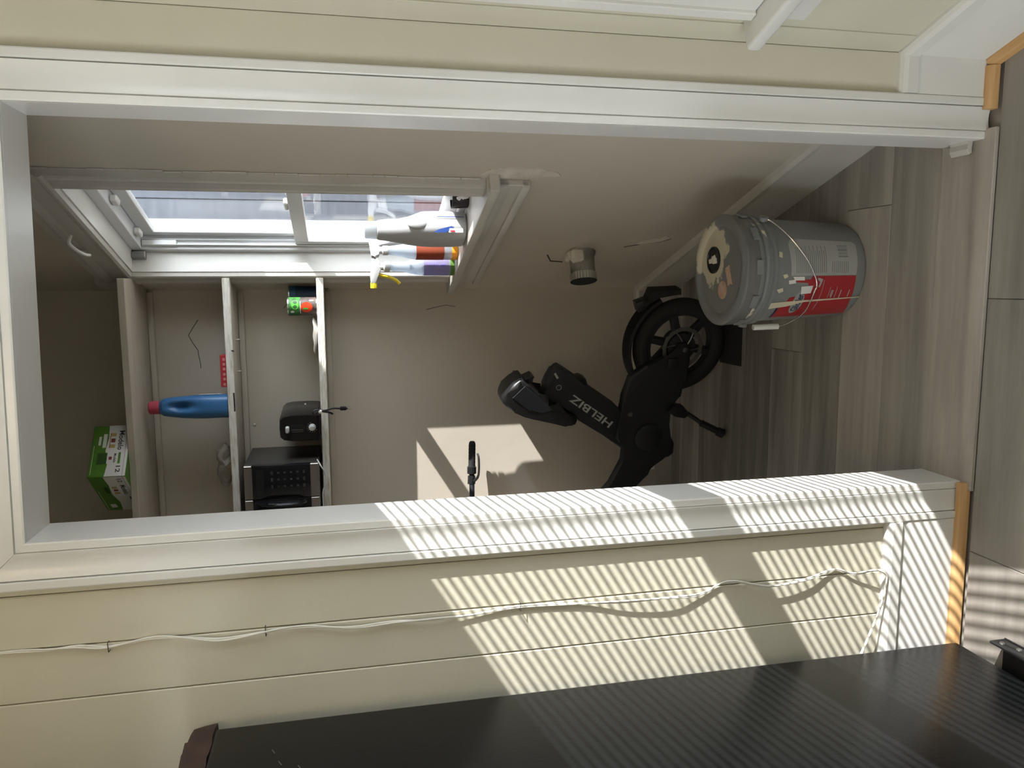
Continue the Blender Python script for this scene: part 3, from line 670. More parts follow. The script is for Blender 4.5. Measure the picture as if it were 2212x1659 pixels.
pl_ = [(-0.012,0.068),(-0.0095,0.060),(0.0,0.056),(0.0095,0.060),(0.012,0.068),(0.012,0.118),(-0.012,0.118)]
finish('lever_slot', prism(B(), pl_, -0.1195, -0.1175, 0.0), M['dark'], tt)
for x in (-0.006, -0.013): finish('lever_rail', bx(B(), x-0.0006, x+0.0006, -0.121, -0.119, 0.066, 0.108, 0), M['chrome'], tt)
finish('lever', bx(B(), -0.013, 0.011, -0.142, -0.119, 0.116, 0.130, 0.005, 3), M['greyknob'], tt)
kb = finish('dial', lathe(B(), [(0.0135,-0.118),(0.013,-0.124),(0.0095,-0.125),(0.0085,-0.136),(0.001,-0.137)], 28, (0.002,0,0.033), 'Y'), M['greyknob'], tt)
for i in range(9):
    a = math.radians(20+ i*27); finish('dial_mark', lathe(B(), [(0.0011,-0.1186),(0.0011,-0.1178)], 8, (0.002+0.0185*math.cos(a), 0, 0.033+0.0185*math.sin(a)), 'Y'), M['greyknob'], tt)
finish('maker_badge', bx(B(), 0.0515, 0.0524, 0.045, 0.063, 0.060, 0.066, 0), M['greyknob'], tt)
# cord looped over the shelf edge, plug hanging
cord = [(0.056,-0.10,0.010),(0.064,-0.135,0.012),(0.062,-0.160,0.022),(0.070,-0.166,0.026),(0.078,-0.163,0.015),(0.072,-0.162,-0.01),(0.066,-0.158,-0.035),(0.060,-0.154,-0.044),(0.066,-0.152,-0.03),(0.075,-0.153,-0.005),(0.080,-0.155,0.012),(0.074,-0.160,0.004),(0.076,-0.160,-0.02),(0.082,-0.157,-0.045),(0.080,-0.156,-0.072)]
finish('cord', tube(B(), smooth_path(cord, 6), 0.0036, 8), M['blackpl'], tt)
pg = finish('plug', bx(bx(B(), 0.073, 0.087, -0.163, -0.149, -0.096, -0.072, 0.003, 2), 0.076, 0.084, -0.160, -0.152, -0.10, -0.094, 0.001), M['blackpl'], tt)
for x in (0.0765, 0.0835): finish('prong', bx(B(), x-0.0008, x+0.0008, -0.159, -0.153, -0.112, -0.099, 0), M['chrome'], pg)
finish('cord_tie', lathe(B(), [(0.006,-0.006),(0.0075,0.0),(0.006,0.006)], 14, (0.072,-0.161,0.0)), M['white'], tt)

# ---- microwave
M['mwcase'] = mat('charcoal_microwave_case', (0.035,0.033,0.031), 0.35, bump=0.02, bscale=200); M['mwglass'] = mat('black_glass_front', (0.008,0.009,0.011), 0.12); M['mwsteel'] = mat('brushed_bronze_steel', (0.30,0.27,0.25), 0.35, 0.85); M['mwprint'] = mat('dim_button_print', (0.045,0.047,0.05), 0.4)
mw = empty('microwave', (-0.826, 1.53, Z3), math.radians(-1)); tag(mw, 'black countertop microwave with steel trim beside the toaster', 'microwave')
MX0, MX1, MY0, MY1, MZ0, MZ1 = -0.24, 0.243, -0.125, 0.165, 0.012, 0.282
finish('case', bx(B(), MX0, MX1, MY0, MY1, MZ0, MZ1, 0.004, 2), M['mwcase'], mw)
for x in (MX0+0.04, MX1-0.04):
    for y in (MY0+0.085, MY1-0.04): finish('foot', lathe(B(), [(0.012,0.0),(0.012,0.013)], 14, (x, y, 0)), M['rubber'], mw)
pn = finish('control_panel', bx(B(), MX1-0.128, MX1-0.001, MY0-0.024, MY0-0.0005, MZ0+0.002, MZ1-0.002, 0.003, 2), M['mwglass'], mw)
finish('panel_trim', bx(B(), MX1-0.127, MX1-0.0005, MY0-0.026, MY0-0.001, MZ1-0.030, MZ1-0.001, 0.002), M['mwsteel'], pn)
finish('panel_trim', bx(B(), MX1-0.127, MX1-0.0005, MY0-0.026, MY0-0.001, MZ0+0.001, MZ0+0.032, 0.002), M['mwsteel'], pn)
for r_ in range(6):
    for c_ in range(3):
        w_ = 0.013 if r_ in (0,5) else 0.007; x0 = MX1-0.030-c_*0.026; z0 = MZ0+0.055+r_*0.023
        finish('button', bx(B(), x0-w_/2, x0+w_/2, MY0-0.0246, MY0-0.0236, z0-0.004, z0+0.004, 0), M['mwprint'], pn)
finish('display', bx(B(), MX1-0.108, MX1-0.018, MY0-0.0244, MY0-0.0236, MZ0+0.198, MZ0+0.226, 0), M['dark'], pn)
dr = finish('door', bx(B(), MX0+0.001, MX1-0.1295, MY0-0.024, MY0-0.0005, MZ0+0.002, MZ1-0.002, 0.003, 2), M['mwglass'], mw)
finish('door_trim', bx(B(), MX0+0.001, MX1-0.130, MY0-0.026, MY0-0.001, MZ1-0.030, MZ1-0.001, 0.002), M['mwsteel'], dr)
finish('door_trim', bx(B(), MX0+0.001, MX1-0.130, MY0-0.026, MY0-0.001, MZ0+0.001, MZ0+0.032, 0.002), M['mwsteel'], dr)
hpts = [(MX1-0.142, MY0-0.027, MZ0+0.05),(MX1-0.145, MY0-0.05, MZ0+0.075),(MX1-0.145, MY0-0.055, MZ0+0.135),(MX1-0.145, MY0-0.05, MZ0+0.195),(MX1-0.142, MY0-0.027, MZ0+0.22)]
finish('handle', tube(B(), smooth_path(hpts, 5), 0.008, 10), M['mwglass'], dr)
finish('power_cord', tube(B(), smooth_path([(0.246,-0.11,0.018),(0.235,-0.152,0.006),(0.20,-0.156,-0.012),(0.165,-0.155,-0.012),(0.13,-0.156,0.0),(0.08,-0.155,0.0),(0.03,-0.154,0.002)], 6), 0.0026, 8), M['greyknob'], mw)

# ------------------------------------------------------------------ bottles on the pantry window stool (local s, off)
SZ = 1.030
def sill(name, s, off, label, cat='bottle', rz=0.0, group=None):
    p = wpt(s, off, SZ); e = empty(name, p, WANG + rz); return tag(e, label, cat, group)
M['jug'] = mat('white_jug_plastic', (0.40,0.40,0.405), 0.4); M['jugblue'] = mat('blue_label_print', (0.02,0.05,0.20), 0.35); M['jugred'] = mat('red_label_print', (0.45,0.03,0.05), 0.4); M['juggrey'] = mat('grey_label_print', (0.42,0.43,0.43), 0.4); M['clearcap'] = film_mat('clear_cap_plastic', (0.50,0.52,0.54), 0.3, 0.15)
dj = sill('detergent_jug', 1.150, -0.018, 'large white detergent jug with clear cap on the pantry window stool')
bm = loft(B(), [(0.0,0,0,0.065,0.040,3),(0.006,0,0,0.071,0.046,3.2),(0.04,0,0,0.073,0.049,3.2),(0.11,0,0,0.073,0.050,3.2),(0.15,0,0,0.071,0.049,3),(0.19,0.004,0,0.064,0.045,2.7),(0.225,0.008,0,0.052,0.040,2.4),(0.255,0.010,0,0.041,0.036,2.2),(0.285,0.012,0,0.035,0.033,2),(0.292,0.012,0,0.033,0.032,2),(0.296,0.012,0,0.028,0.028,2)], 40)
for v in bm.verts:      # waist pinch beside the hand hole
    if v.co.y < 0 and 0.15 < v.co.z < 0.27:
        v.co.y += 0.012*math.exp(-((v.co.z-0.205)/0.03)**2)
finish('body', bm, M['jug'], dj)
bm = B(); bmesh.ops.create_uvsphere(bm, u_segments=24, v_segments=14, radius=1.0)
for v in bm.verts: v.co = Vector((v.co.x*0.012-0.066, v.co.y*0.020+0.006, v.co.z*0.034+0.165))
finish('hand_hole', bm, M['jug'], dj)
finish('cap', lathe(B(), [(0.029,0.292),(0.0300,0.296),(0.0285,0.330),(0.026,0.334),(0.001,0.334)], 36, (0.012,0,0)), M['clearcap'], dj)
M_lab = patch(0.07, 0.10, 10, 1)
def on_jug(e): return lambda x, y: Vector((-0.073-e+0.35*abs(x)**1.7, x, y))
def jug_patch(name, poly, mt, e):
    bm = B(); vs_ = [bm.verts.new((x, y, 0)) for x, y in poly]; bm.faces.new(vs_)
    me = bpy.data.meshes.new(name); bm.to_mesh(me); bm.free(); stamp(me, on_jug(e)); return link(name, me, M[mt], dj, smooth=0)
jug_patch('label_line', [(-0.016,0.012),(-0.0135,0.012),(-0.014,0.10),(-0.0165,0.10)], 'jugblue', 0.004)
jug_patch('blue_swoosh', [(0.018,0.055),(0.023,0.075),(0.030,0.10),(0.040,0.115),(0.040,0.075),(0.030,0.058),(0.022,0.045)], 'jugblue', 0.006)
jug_patch('white_panel', [(0.026,0.018),(0.026,0.062),(0.040,0.066),(0.040,0.018)], 'paper', 0.0075)
jug_patch('red_mark', [(0.033,0.045),(0.033,0.060),(0.039,0.060),(0.039,0.045)], 'jugred', 0.009)

def trigger(par, c, z0, heading, body_mt, lever_mt, tip_mt, k=1.0):
    """spray head: collar, housing, lever and nozzle pointing along 'heading' (angle in the bottle's own frame)"""
    h = empty('spray_head', (c[0], c[1], z0), heading); h.parent = par; h.location = (c[0], c[1], z0)
    def f(name, bm, mt): 
        for v in bm.verts: v.co *= k
        return finish(name, bm, M[mt], h)
    f('collar', lathe(B(), [(0.0145,0.0),(0.0150,0.002),(0.0150,0.016),(0.011,0.019),(0.010,0.03)], 24), body_mt)
    f('housing', prism(B(), [(-0.028,0.040),(-0.022,0.052),(0.030,0.058),(0.048,0.056),(0.048,0.040),(0.020,0.036),(0.010,0.026),(-0.010,0.026),(-0.016,0.032)], -0.0095, 0.0095, 0.003, 2), body_mt)
    f('nozzle', lathe(B(), [(0.009,0.046),(0.010,0.048),(0.010,0.062),(0.004,0.064)], 8, (0,0,0.048), 'X'), tip_mt)
    f('lever', tube(B(), smooth_path([(0.020,0,0.040),(0.026,0,0.022),(0.030,0,0.002),(0.040,0,-0.018),(0.050,0,-0.028)], 5), [0.006]*6+[0.005]*15, 8), lever_mt)
    return h
M['spw'] = film_mat('cloudy_white_bottle', (0.55,0.60,0.66), 0.35, 0.35); M['orange'] = film_mat('orange_label_film', (0.42,0.10,0.05), 0.15, 0.4); M['orangeb'] = mat('bright_orange_plastic', (0.85,0.33,0.02), 0.4); M['lilac'] = film_mat('lilac_label_film', (0.42,0.37,0.56), 0.2, 0.4); M['greenb'] = film_mat('green_liquid_film', (0.22,0.42,0.10), 0.2, 0.3); M['purple'] = mat('violet_print', (0.20,0.17,0.55), 0.5); M['white2'] = mat('white_trigger_plastic', (0.55,0.55,0.55), 0.35)
def spray(name, s, off, label, secs, cap_z, heading, hm, lm, tm, hk=1.0, group='spray bottles on the pantry window stool'):
    e = sill(name, s, off, label, 'spray bottle', 0.0, group)
    finish('body', loft(B(), secs, 32), M['spw'], e)
    trigger(e, (0,0), cap_z, heading, hm, lm, tm, hk); return e
sa = spray('spray_bottle', 1.345, -0.012, 'spray bottle with orange label and white trigger on the pantry window stool',
  [(0,0,0,0.030,0.026,3),(0.004,0,0,0.034,0.030,3),(0.15,0,0,0.034,0.030,3),(0.175,0,0,0.030,0.027,2.6),(0.20,0,0,0.022,0.021,2.2),(0.235,0,0,0.017,0.017,2),(0.25,0,0,0.0145,0.0145,2)], 0.248, math.radians(-80), 'white2', 'white2', 'yellow', 1.15)
bm = loft(B(), [(0.05,0,0,0.0346,0.0306,3),(0.15,0,0,0.0346,0.0306,3)], 32); finish('label', bm, M['orange'], sa)
bm = loft(B(), [(0.001,0,0,0.0346,0.0306,3),(0.022,0,0,0.0346,0.0306,3)], 32); finish('base_band', bm, M['orangeb'], sa)
sb = spray('spray_bottle', 1.445, 0.016, 'cloudy spray bottle with lilac label and yellow trigger at the far end of the stool',
  [(0,0,0,0.026,0.026,2.4),(0.004,0,0,0.031,0.031,2.4),(0.10,0,0,0.031,0.031,2.2),(0.13,0,0,0.031,0.031,2.2),(0.16,0,0,0.026,0.026,2),(0.185,0,0,0.018,0.018,2),(0.225,0,0,0.0165,0.0165,2),(0.24,0,0,0.0145,0.0145,2)], 0.238, math.radians(70), 'white2', 'yellow', 'yellow', 1.25)
bm = loft(B(), [(0.022,0,0,0.0316,0.0316,2.3),(0.115,0,0,0.0316,0.0316,2.2)], 32); finish('label', bm, M['lilac'], sb)
bm = loft(B(), [(0.001,0,0,0.0314,0.0314,2.4),(0.016,0,0,0.0314,0.0314,2.4)], 32); finish('base_band', bm, M['greenb'], sb)
def on_cyl_l(r, th0): return lambda x, y: Vector((r*math.cos(th0+x/r), r*math.sin(th0+x/r), y))
me = patch(0.016, 0.018, 6, 1); stamp(me, lambda x, y: on_cyl_l(0.0322, math.pi)(x-0.006, y+0.045)); link('barcode', me, M['purple'], sb)
for i in range(7):
    me = patch(0.016+0.004*(i % 3), 0.0022, 6, 1); stamp(me, lambda x, y, i=i: on_cyl_l(0.0322, math.pi)(x-0.004, y+0.064+0.0065*i)); link('print_line', me, M['purple'], sb)
mg = sill('cup', 1.045, -0.085, 'small black cup with white splash behind the detergent jug', 'cup')
finish('vessel', lathe(B(), [(0.026,0.0),(0.030,0.002),(0.033,0.055),(0.031,0.055),(0.028,0.006),(0.001,0.006)], 32), M['blackpl'], mg)
bm = B(); blob(bm, 0, 0, 0.012, 0.016, 0, 18, 0.5, 0.0005); me = bpy.data.meshes.new('s'); bm.to_mesh(me); bm.free()
stamp(me, lambda x, y: on_cyl_l(0.0326, math.pi*0.93)(x, y+0.026)); link('white_splash', me, M['white'], mg)

# ------------------------------------------------------------------ paint bucket
M['bkt'] = mat('grey_bucket_plastic', (0.20,0.21,0.21), 0.38, col2=(0.235,0.245,0.24), scale=5)
mt, n, l = new_mat('grey_lid_with_cream_paint'); b_ = n['Principled BSDF']; b_.inputs['Roughness'].default_value = 0.3
tc = n.new('ShaderNodeTexCoord'); sx_ = n.new('ShaderNodeVectorMath'); sx_.operation = 'DISTANCE'; sx_.inputs[1].default_value = (0.045,0.055,0.385)
l.new(tc.outputs['Object'], sx_.inputs[0])
ns = n.new('ShaderNodeTexNoise'); ns.inputs['Scale'].default_value = 26; ns.inputs['Detail'].default_value = 8; l.new(tc.outputs['Object'], ns.inputs['Vector'])
ma = n.new('ShaderNodeMath'); ma.operation = 'MULTIPLY_ADD'; ma.inputs[1].default_value = -0.11; l.new(ns.outputs['Fac'], ma.inputs[0]); l.new(sx_.outputs['Value'], ma.inputs[2])
rp = n.new('ShaderNodeValToRGB'); rp.color_ramp.elements[0].position = 0.030; rp.color_ramp.elements[1].position = 0.036
rp.color_ramp.elements[0].color = (0.50,0.45,0.33,1); rp.color_ramp.elements[1].color = (0.155,0.155,0.15,1)
l.new(ma.outputs[0], rp.inputs['Fac']); l.new(rp.outputs['Color'], b_.inputs['Base Color']); M['lid'] = mt
mt, n, l = new_mat('grey_rim_with_cream_drips'); b_ = n['Principled BSDF']; b_.inputs['Roughness'].default_value = 0.25
tc = n.new('ShaderNodeTexCoord'); ns = n.new('ShaderNodeTexNoise'); ns.inputs['Scale'].default_value = 22; ns.inputs['Detail'].default_value = 7; l.new(tc.outputs['Object'], ns.inputs['Vector'])
rp = n.new('ShaderNodeValToRGB'); rp.color_ramp.elements[0].position = 0.60; rp.color_ramp.elements[1].position = 0.63
rp.color_ramp.elements[0].color = (0.21,0.22,0.22,1); rp.color_ramp.elements[1].color = (0.60,0.56,0.44,1); l.new(ns.outputs['Fac'], rp.inputs['Fac']); l.new(rp.outputs['Color'], b_.inputs['Base Color']); M['rim'] = mt
M['bred'] = mat('red_bucket_label', (0.36,0.025,0.03), 0.4); M['bgrey'] = mat('pale_grey_info_label', (0.36,0.36,0.345), 0.5); M['bprint'] = mat('label_fine_print', (0.20,0.20,0.195), 0.5); M['oval'] = mat('label_grey_oval', (0.30,0.31,0.31), 0.45); M['navy'] = mat('navy_lettering', (0.015,0.02,0.06), 0.5); M['drip'] = mat('cream_paint_drip', (0.60,0.55,0.40), 0.4); M['pinkish'] = mat('beige_sticker', (0.44,0.33,0.25), 0.6, col2=(0.42,0.24,0.15), scale=45); M['tape'] = mat('masking_tape', (0.50,0.43,0.33), 0.6)
bk = empty('paint_bucket', (0.110, 0.52, 0.0)); tag(bk, 'large grey plastic paint bucket with red label and paint-smeared lid on the pantry floor', 'bucket')
r0, sl_ = 0.135, 0.045
finish('body', lathe(B(), [(r0-0.014,0.0),(r0-0.004,0.003),(r0,0.012),(r0+sl_*0.1,0.1),(r0+sl_*0.2,0.2),(r0+sl_*0.285,0.285),(r0+0.020,0.288),(r0+0.021,0.296),(r0+0.0145,0.299),(r0+0.0145,0.309),(r0+0.021,0.312),(r0+0.022,0.320),(r0+0.0155,0.323),(r0+0.0155,0.345)], 64), M['bkt'], bk)
finish('lid', lathe(B(), [(r0+0.0195,0.338),(r0+0.0205,0.340),(r0+0.0205,0.372),(r0+0.0235,0.374),(r0+0.0225,0.381),(r0+0.015,0.386),(r0+0.006,0.387),(r0-0.006,0.384),(r0-0.012,0.378),(0.05,0.379),(0.001,0.379)], 64), M['lid'], bk)
for i in range(10):
    a = math.radians(20+36*i); t_ = finish('lid_tab', bx(B(), -0.02, 0.02, -0.002, 0.003, 0.333, 0.352, 0.001), M['rim'], bk, ((r0+0.0215)*math.cos(a), (r0+0.0215)*math.sin(a), 0), (0,0,a-math.pi/2))
finish('rim_band', lathe(B(), [(r0+0.0175,0.324),(r0+0.0195,0.327),(r0+0.0195,0.337),(r0+0.0165,0.338)], 64, cap=False), M['rim'], bk)
finish('rim_band', lathe(B(), [(r0+0.0218,0.311),(r0+0.0226,0.314),(r0+0.0226,0.3185),(r0+0.0218,0.321)], 64, cap=False), M['rim'], bk)
sp_ = finish('spout', lathe(B(), [(0.039,0.379),(0.039,0.3835),(0.035,0.3845),(0.034,0.381),(0.001,0.381)], 32, (0.030,0.040,0)), M['blackpl'], bk)
bm = B(); random.seed(4); blob(bm, 0.03, 0.042, 0.013, 0.024, 0.3812, 20, 0.35, 0.001); finish('dried_paint', bm, M['plaster'], sp_)
finish('sticker', lathe(B(), [(0.026,0.3788),(0.026,0.3796),(0.001,0.3797)], 32, (-0.056,-0.016,0)), M['pinkish'], bk)
bm = B(); prism(bm, [(0.0,-0.055),(0.0,0.0),(0.024,0.0),(0.026,-0.060),(0.012,-0.052)], 0, 0.001); bm2 = finish('tape_strip', bm, M['pinkish'], bk, (0.005,-0.030,0.380), (math.radians(-90),0,math.radians(-68)), smooth=0)
def on_bkt(e):     # x = arc angle in degrees (0 faces the door, + to the right), y = height
    def f(x, y):
        a = math.radians(x); r = r0 + sl_*y + e
        return Vector((r*math.sin(a), -r*math.cos(a), y))
    return f
def bkt_poly(name, poly, mt, e, par=bk, nsub=0):
    bm = B(); vs_ = [bm.verts.new((x, y, 0)) for x, y in poly]; bm.faces.new(vs_)
    xs_ = [p[0] for p in poly]; lo, hi = min(xs_), max(xs_); k = int((hi-lo)//6)
    for i in range(1, k+1):
        c = lo + (hi-lo)*i/(k+1)
        bmesh.ops.bisect_plane(bm, geom=bm.verts[:]+bm.edges[:]+bm.faces[:], plane_co=(c,0,0), plane_no=(1,0,0))
    me = bpy.data.meshes.new(name); bm.to_mesh(me); bm.free(); stamp(me, on_bkt(e)); return link(name, me, M[mt], par)
il = bkt_poly('info_label', [(-7,0.242),(-6.5,0.035),(30,0.030),(34,0.040),(35,0.22),(33,0.238),(27,0.246)], 'bgrey', 0.0006)
for i in range(16):
    y = 0.225 - i*0.0062
    bkt_poly('print_line', [(-4,y),(24+3*math.sin(i*3),y),(24+3*math.sin(i*3),y+0.0018),(-4,y+0.0018)], 'bprint', 0.0009, il)
for i in range(9):
    y = 0.112 - i*0.0062; bkt_poly('print_line', [(-4,y),(9,y),(9,y+0.0018),(-4,y+0.0018)], 'bprint', 0.0009, il)
for i, w in enumerate((1.2,0.5,0.9,0.5,1.4,0.6,0.6,1.0)):
    bkt_poly('barcode_bar', [(14+i*1.9,0.062),(14+i*1.9+w,0.062),(14+i*1.9+w,0.092),(14+i*1.9,0.092)], 'bprint', 0.0009, il)
rl = bkt_poly('red_label', [(-7.2,0.035),(-7.4,0.175),(-11,0.178),(-11,0.225),(-14,0.222),(-15,0.185),(-22,0.18),(-25,0.20),(-30,0.196),(-32,0.232),(-37,0.236),(-39,0.252),(-52,0.252),(-66,0.250),(-66,0.016),(-40,0.030)], 'bred', 0.0006)
bkt_poly('label_edge', [(-39,0.252),(-39,0.259),(-66,0.257),(-66,0.250)], 'navy', 0.0007, rl)
bkt_poly('torn_paper', [(-8,0.20),(-12,0.198),(-12,0.228),(-8,0.236)], 'paper', 0.0012, rl)
bkt_poly('torn_paper', [(-18,0.168),(-27,0.170),(-28,0.20),(-19,0.205)], 'paper', 0.0016, rl)
bkt_poly('torn_paper', [(-11,0.228),(-15,0.224),(-16,0.245),(-12,0.248)], 'paper', 0.0012, rl)
ov = [(-40+17*math.cos(2*math.pi*i/24), 0.2+0.017*math.sin(2*math.pi*i/24)) for i in range(24)]
bkt_poly('grey_oval', ov, 'oval', 0.0011, rl)
me = text_mesh('Glidden', 25, 0.022); stamp(me, lambda x, y: on_bkt(0.0015)(x-40, y+0.199)); link('lettering', me, M['navy'], rl, smooth=0)
bkt_poly('label_frame', [(-20,0.088),(-34,0.088),(-34,0.0895),(-20,0.0895)], 'bgrey', 0.0012, rl); bkt_poly('label_frame', [(-20,0.110),(-34,0.110),(-34,0.1115),(-20,0.1115)], 'bgrey', 0.0012, rl)
bkt_poly('label_frame', [(-52,0.135),(-12,0.135),(-12,0.1365),(-52,0.1365)], 'bgrey', 0.0012, rl)
for y, w in ((0.098,10),(0.102,8),(0.072,12),(0.045,9)):
    bkt_poly('print_line', [(-24,y),(-24-w,y),(-24-w,y+0.003),(-24,y+0.003)], 'bgrey', 0.0012, rl)
bkt_poly('white_vee', [(-11,0.140),(-20,0.146),(-20,0.151),(-14,0.148),(-11,0.158),(-9,0.156)], 'bgrey', 0.0013, rl)
bkt_poly('paint_drip', [(-33.6,0.004),(-35,0.005),(-37,0.10),(-38.5,0.18),(-44,0.23),(-47,0.285),(-38,0.285),(-37,0.24),(-35.8,0.18),(-35,0.10)], 'drip', 0.0019)
for p in ([(-20,0.262),(-24,0.258),(-26,0.27),(-22,0.28)], [(-8,0.25),(-10,0.262),(-6,0.268),(-5,0.255)], [(12,0.270),(18,0.268),(19,0.278),(13,0.28)]): bkt_poly('paint_drip', p, 'drip', 0.0008)
# ears and wire bail with white grip
ears = []
for a in (62, -98):
    f_ = on_bkt(0.012); p = f_(a, 0.292); ears.append(p)
    o = finish('ear', lathe(B(), [(0.013,-0.006),(0.013,0.006)], 20, (0,0,0), 'X'), M['bkt'], bk, p, (0,0,math.radians(a-90)))
wp = [on_bkt(0.014)(62,0.292), on_bkt(0.012)(56,0.275), on_bkt(0.010)(40,0.25), on_bkt(0.009)(28,0.23), on_bkt(0.009)(9,0.197), on_bkt(0.010)(-8,0.172), on_bkt(0.010)(-17,0.163), on_bkt(0.012)(-22,0.166), on_bkt(0.014)(-48,0.17), on_bkt(0.016)(-68,0.185), on_bkt(0.020)(-84,0.200)]
ba = finish('bail', tube(B(), smooth_path(wp, 5), 0.0021, 8), M['chrome'], bk)
ge = on_bkt(0.018)(-87,0.275); finish('bail_grip', tube(B(), [wp[-1], wp[-1].lerp(ge,0.5), ge], 0.0085, 14), M['white'], ba)

# ------------------------------------------------------------------ electric bike leaning at the back
bi = empty('electric_bike', (-0.161, 1.22, 0), math.radians(-14)); tag(bi, 'matt black folding electric bike with flipped-up saddle against the pantry back wall', 'bike')
M['bkletter'] = mat('pale_grey_lettering', (0.42,0.43,0.42), 0.5); M['rotor'] = mat('brake_rotor_steel', (0.20,0.20,0.19), 0.35, 0.9)
def wheel(parent, cx, cz, R=0.186, cyo=0.0):
    w = empty('wheel', (cx, cyo, cz)); w.parent = parent; w.location = (cx, cyo, cz)
    ti = [(0.128,-0.018),(0.140,-0.026),(0.158,-0.028),(0.176,-0.020),(R-0.001,-0.007),(R,0.0),(R-0.001,0.007),(0.176,0.020),(0.158,0.028),(0.140,0.026),(0.128,0.018)]
    finish('tyre', lathe(B(), ti+[ti[0]], 64, (0,0,0), 'Y', cap=False), M['rubber'], w)
    bm = lathe(B(), [(0.122,-0.020),(0.131,-0.021),(0.131,0.021),(0.122,0.020),(0.122,-0.020)], 64, (0,0,0), 'Y', cap=False)
    for k in range(6):
        a = math.radians(18+60*k)
        sp = [(0.03,-0.016),(0.125,-0.013),(0.125,0.013),(0.03,0.016)]
        rot = Matrix.Rotation(-a, 4, 'Y'); b0 = B(); prism(b0, sp, -0.016, 0.016, 0.004, 1)
        tmp = bpy.data.meshes.new('t'); b0.to_mesh(tmp); b0.free(); tmp.transform(rot); bm.from_mesh(tmp); bpy.data.meshes.remove(tmp)
    finish('rim', bm, M['blackmat'], w)
    finish('hub', lathe(B(), [(0.001,-0.045),(0.014,-0.045),(0.020,-0.036),(0.055,-0.030),(0.058,0.030),(0.02,0.04),(0.001,0.045)], 40, (0,0,0), 'Y'), M['blackmat'], w)
    bm = B(); N_ = 60; ri = []
    for y_ in (-0.037, -0.0352):
        for rr in (0.066, 0.080):
            ri.append([bm.verts.new(((rr+(0.0022 if (i//2) % 2 and rr > 0.07 else 0))*math.cos(2*math.pi*i/N_), y_, (rr+(0.0022 if (i//2) % 2 and rr > 0.07 else 0))*math.sin(2*math.pi*i/N_))) for i in range(N_)])
    for a_, b2 in ((0,1),(1,3),(3,2),(2,0)):
        for i in range(N_): bm.faces.new((ri[a_][i], ri[a_][(i+1)%N_], ri[b2][(i+1)%N_], ri[b2][i]))
    finish('brake_rotor', bm, M['rotor'], w, smooth=0)
    for k in range(6):
        a = math.radians(60*k); pts = [(0.02*math.cos(a), -0.036, 0.02*math.sin(a)), (0.047*math.cos(a+0.35), -0.036, 0.047*math.sin(a+0.35)), (0.068*math.cos(a+0.5), -0.036, 0.068*math.sin(a+0.5))]
        finish('rotor_arm', tube(B(), smooth_path(pts, 3), 0.003, 6), M['rotor'], w)
    return w
wheel(bi, 0.0, 0.187)
# rear mudguard following the tyre, tail light and flap
bm = B(); rg = []
for i in range(25):
    a = math.radians(30 + 128*i/24); row = []
    for (dr, y) in ((0.020,-0.040),(0.030,-0.034),(0.036,-0.018),(0.036,0.018),(0.030,0.034),(0.020,0.040)):
        row.append(bm.verts.new(((0.186+dr)*math.cos(a), y, 0.187+(0.186+dr)*math.sin(a))))
    rg.append(row)
for a_, b2 in zip(rg, rg[1:]):
    for i in range(5): bm.faces.new((a_[i], a_[i+1], b2[i+1], b2[i]))
bmesh.ops.solidify(bm, geom=bm.faces[:], thickness=0.004)
finish('mudguard', bm, M['blackmat'], bi)
finish('tail_light', prism(B(), [(0.173,0.386),(0.187,0.347),(0.157,0.330),(0.136,0.372)], -0.025, 0.025, 0.004, 2), M['blackpl'], bi)
finish('mud_flap', prism(B(), [(0.160,0.352),(0.222,0.330),(0.226,0.218),(0.205,0.215),(0.196,0.30)], -0.03, 0.03, 0.003, 1), M['rubber'], bi)
# main frame and rear swing arm
body = [(-0.242,0.412),(-0.186,0.412),(-0.110,0.392),(-0.06,0.33),(-0.03,0.235),(0.02,0.215),(0.026,0.178),(0.0,0.158),(-0.06,0.152),(-0.13,0.165),(-0.194,0.171),(-0.242,0.221),(-0.314,0.219),(-0.359,0.196),(-0.397,0.173),(-0.440,0.172),(-0.456,0.190),(-0.454,0.224),(-0.468,0.244),(-0.498,0.250),(-0.519,0.281),(-0.571,0.304),(-0.68,0.38),(-0.76,0.47),(-0.74,0.55),(-0.66,0.50),(-0.564,0.424),(-0.47,0.372),(-0.409,0.371),(-0.386,0.401),(-0.363,0.425),(-0.30,0.42)]
finish('frame', prism(B(), body, -0.052, -0.012, 0.012, 3), M['blackmat'], bi)
finish('swing_arm', prism(B(), [(-0.30,0.33),(-0.10,0.30),(0.0,0.215),(0.025,0.19),(0.0,0.165),(-0.12,0.19),(-0.30,0.24)], 0.035, 0.055, 0.006, 2), M['blackmat'], bi)
finish('motor_cover', lathe(B(), [(0.001,-0.068),(0.045,-0.066),(0.056,-0.058),(0.058,-0.04)], 36, (-0.36,0,0.29), 'Y'), M['blackmat'], bi)
finish('caliper', bx(B(), -0.075, -0.035, -0.062, -0.04, 0.205, 0.25, 0.006, 2), M['blackpl'], bi)
finish('bolt', lathe(B(), [(0.005,-0.066),(0.003,-0.067)], 12, (-0.26,0,0.375), 'Y'), M['rotor'], bi)
finish('bolt', lathe(B(), [(0.009,-0.0545),(0.009,-0.05)], 16, (-0.26,0,0.375), 'Y'), M['rotor'], bi)
finish('axle_nut', lathe(B(), [(0.001,-0.066),(0.010,-0.064),(0.012,-0.05)], 6, (0,0,0.187), 'Y'), M['rotor'], bi)
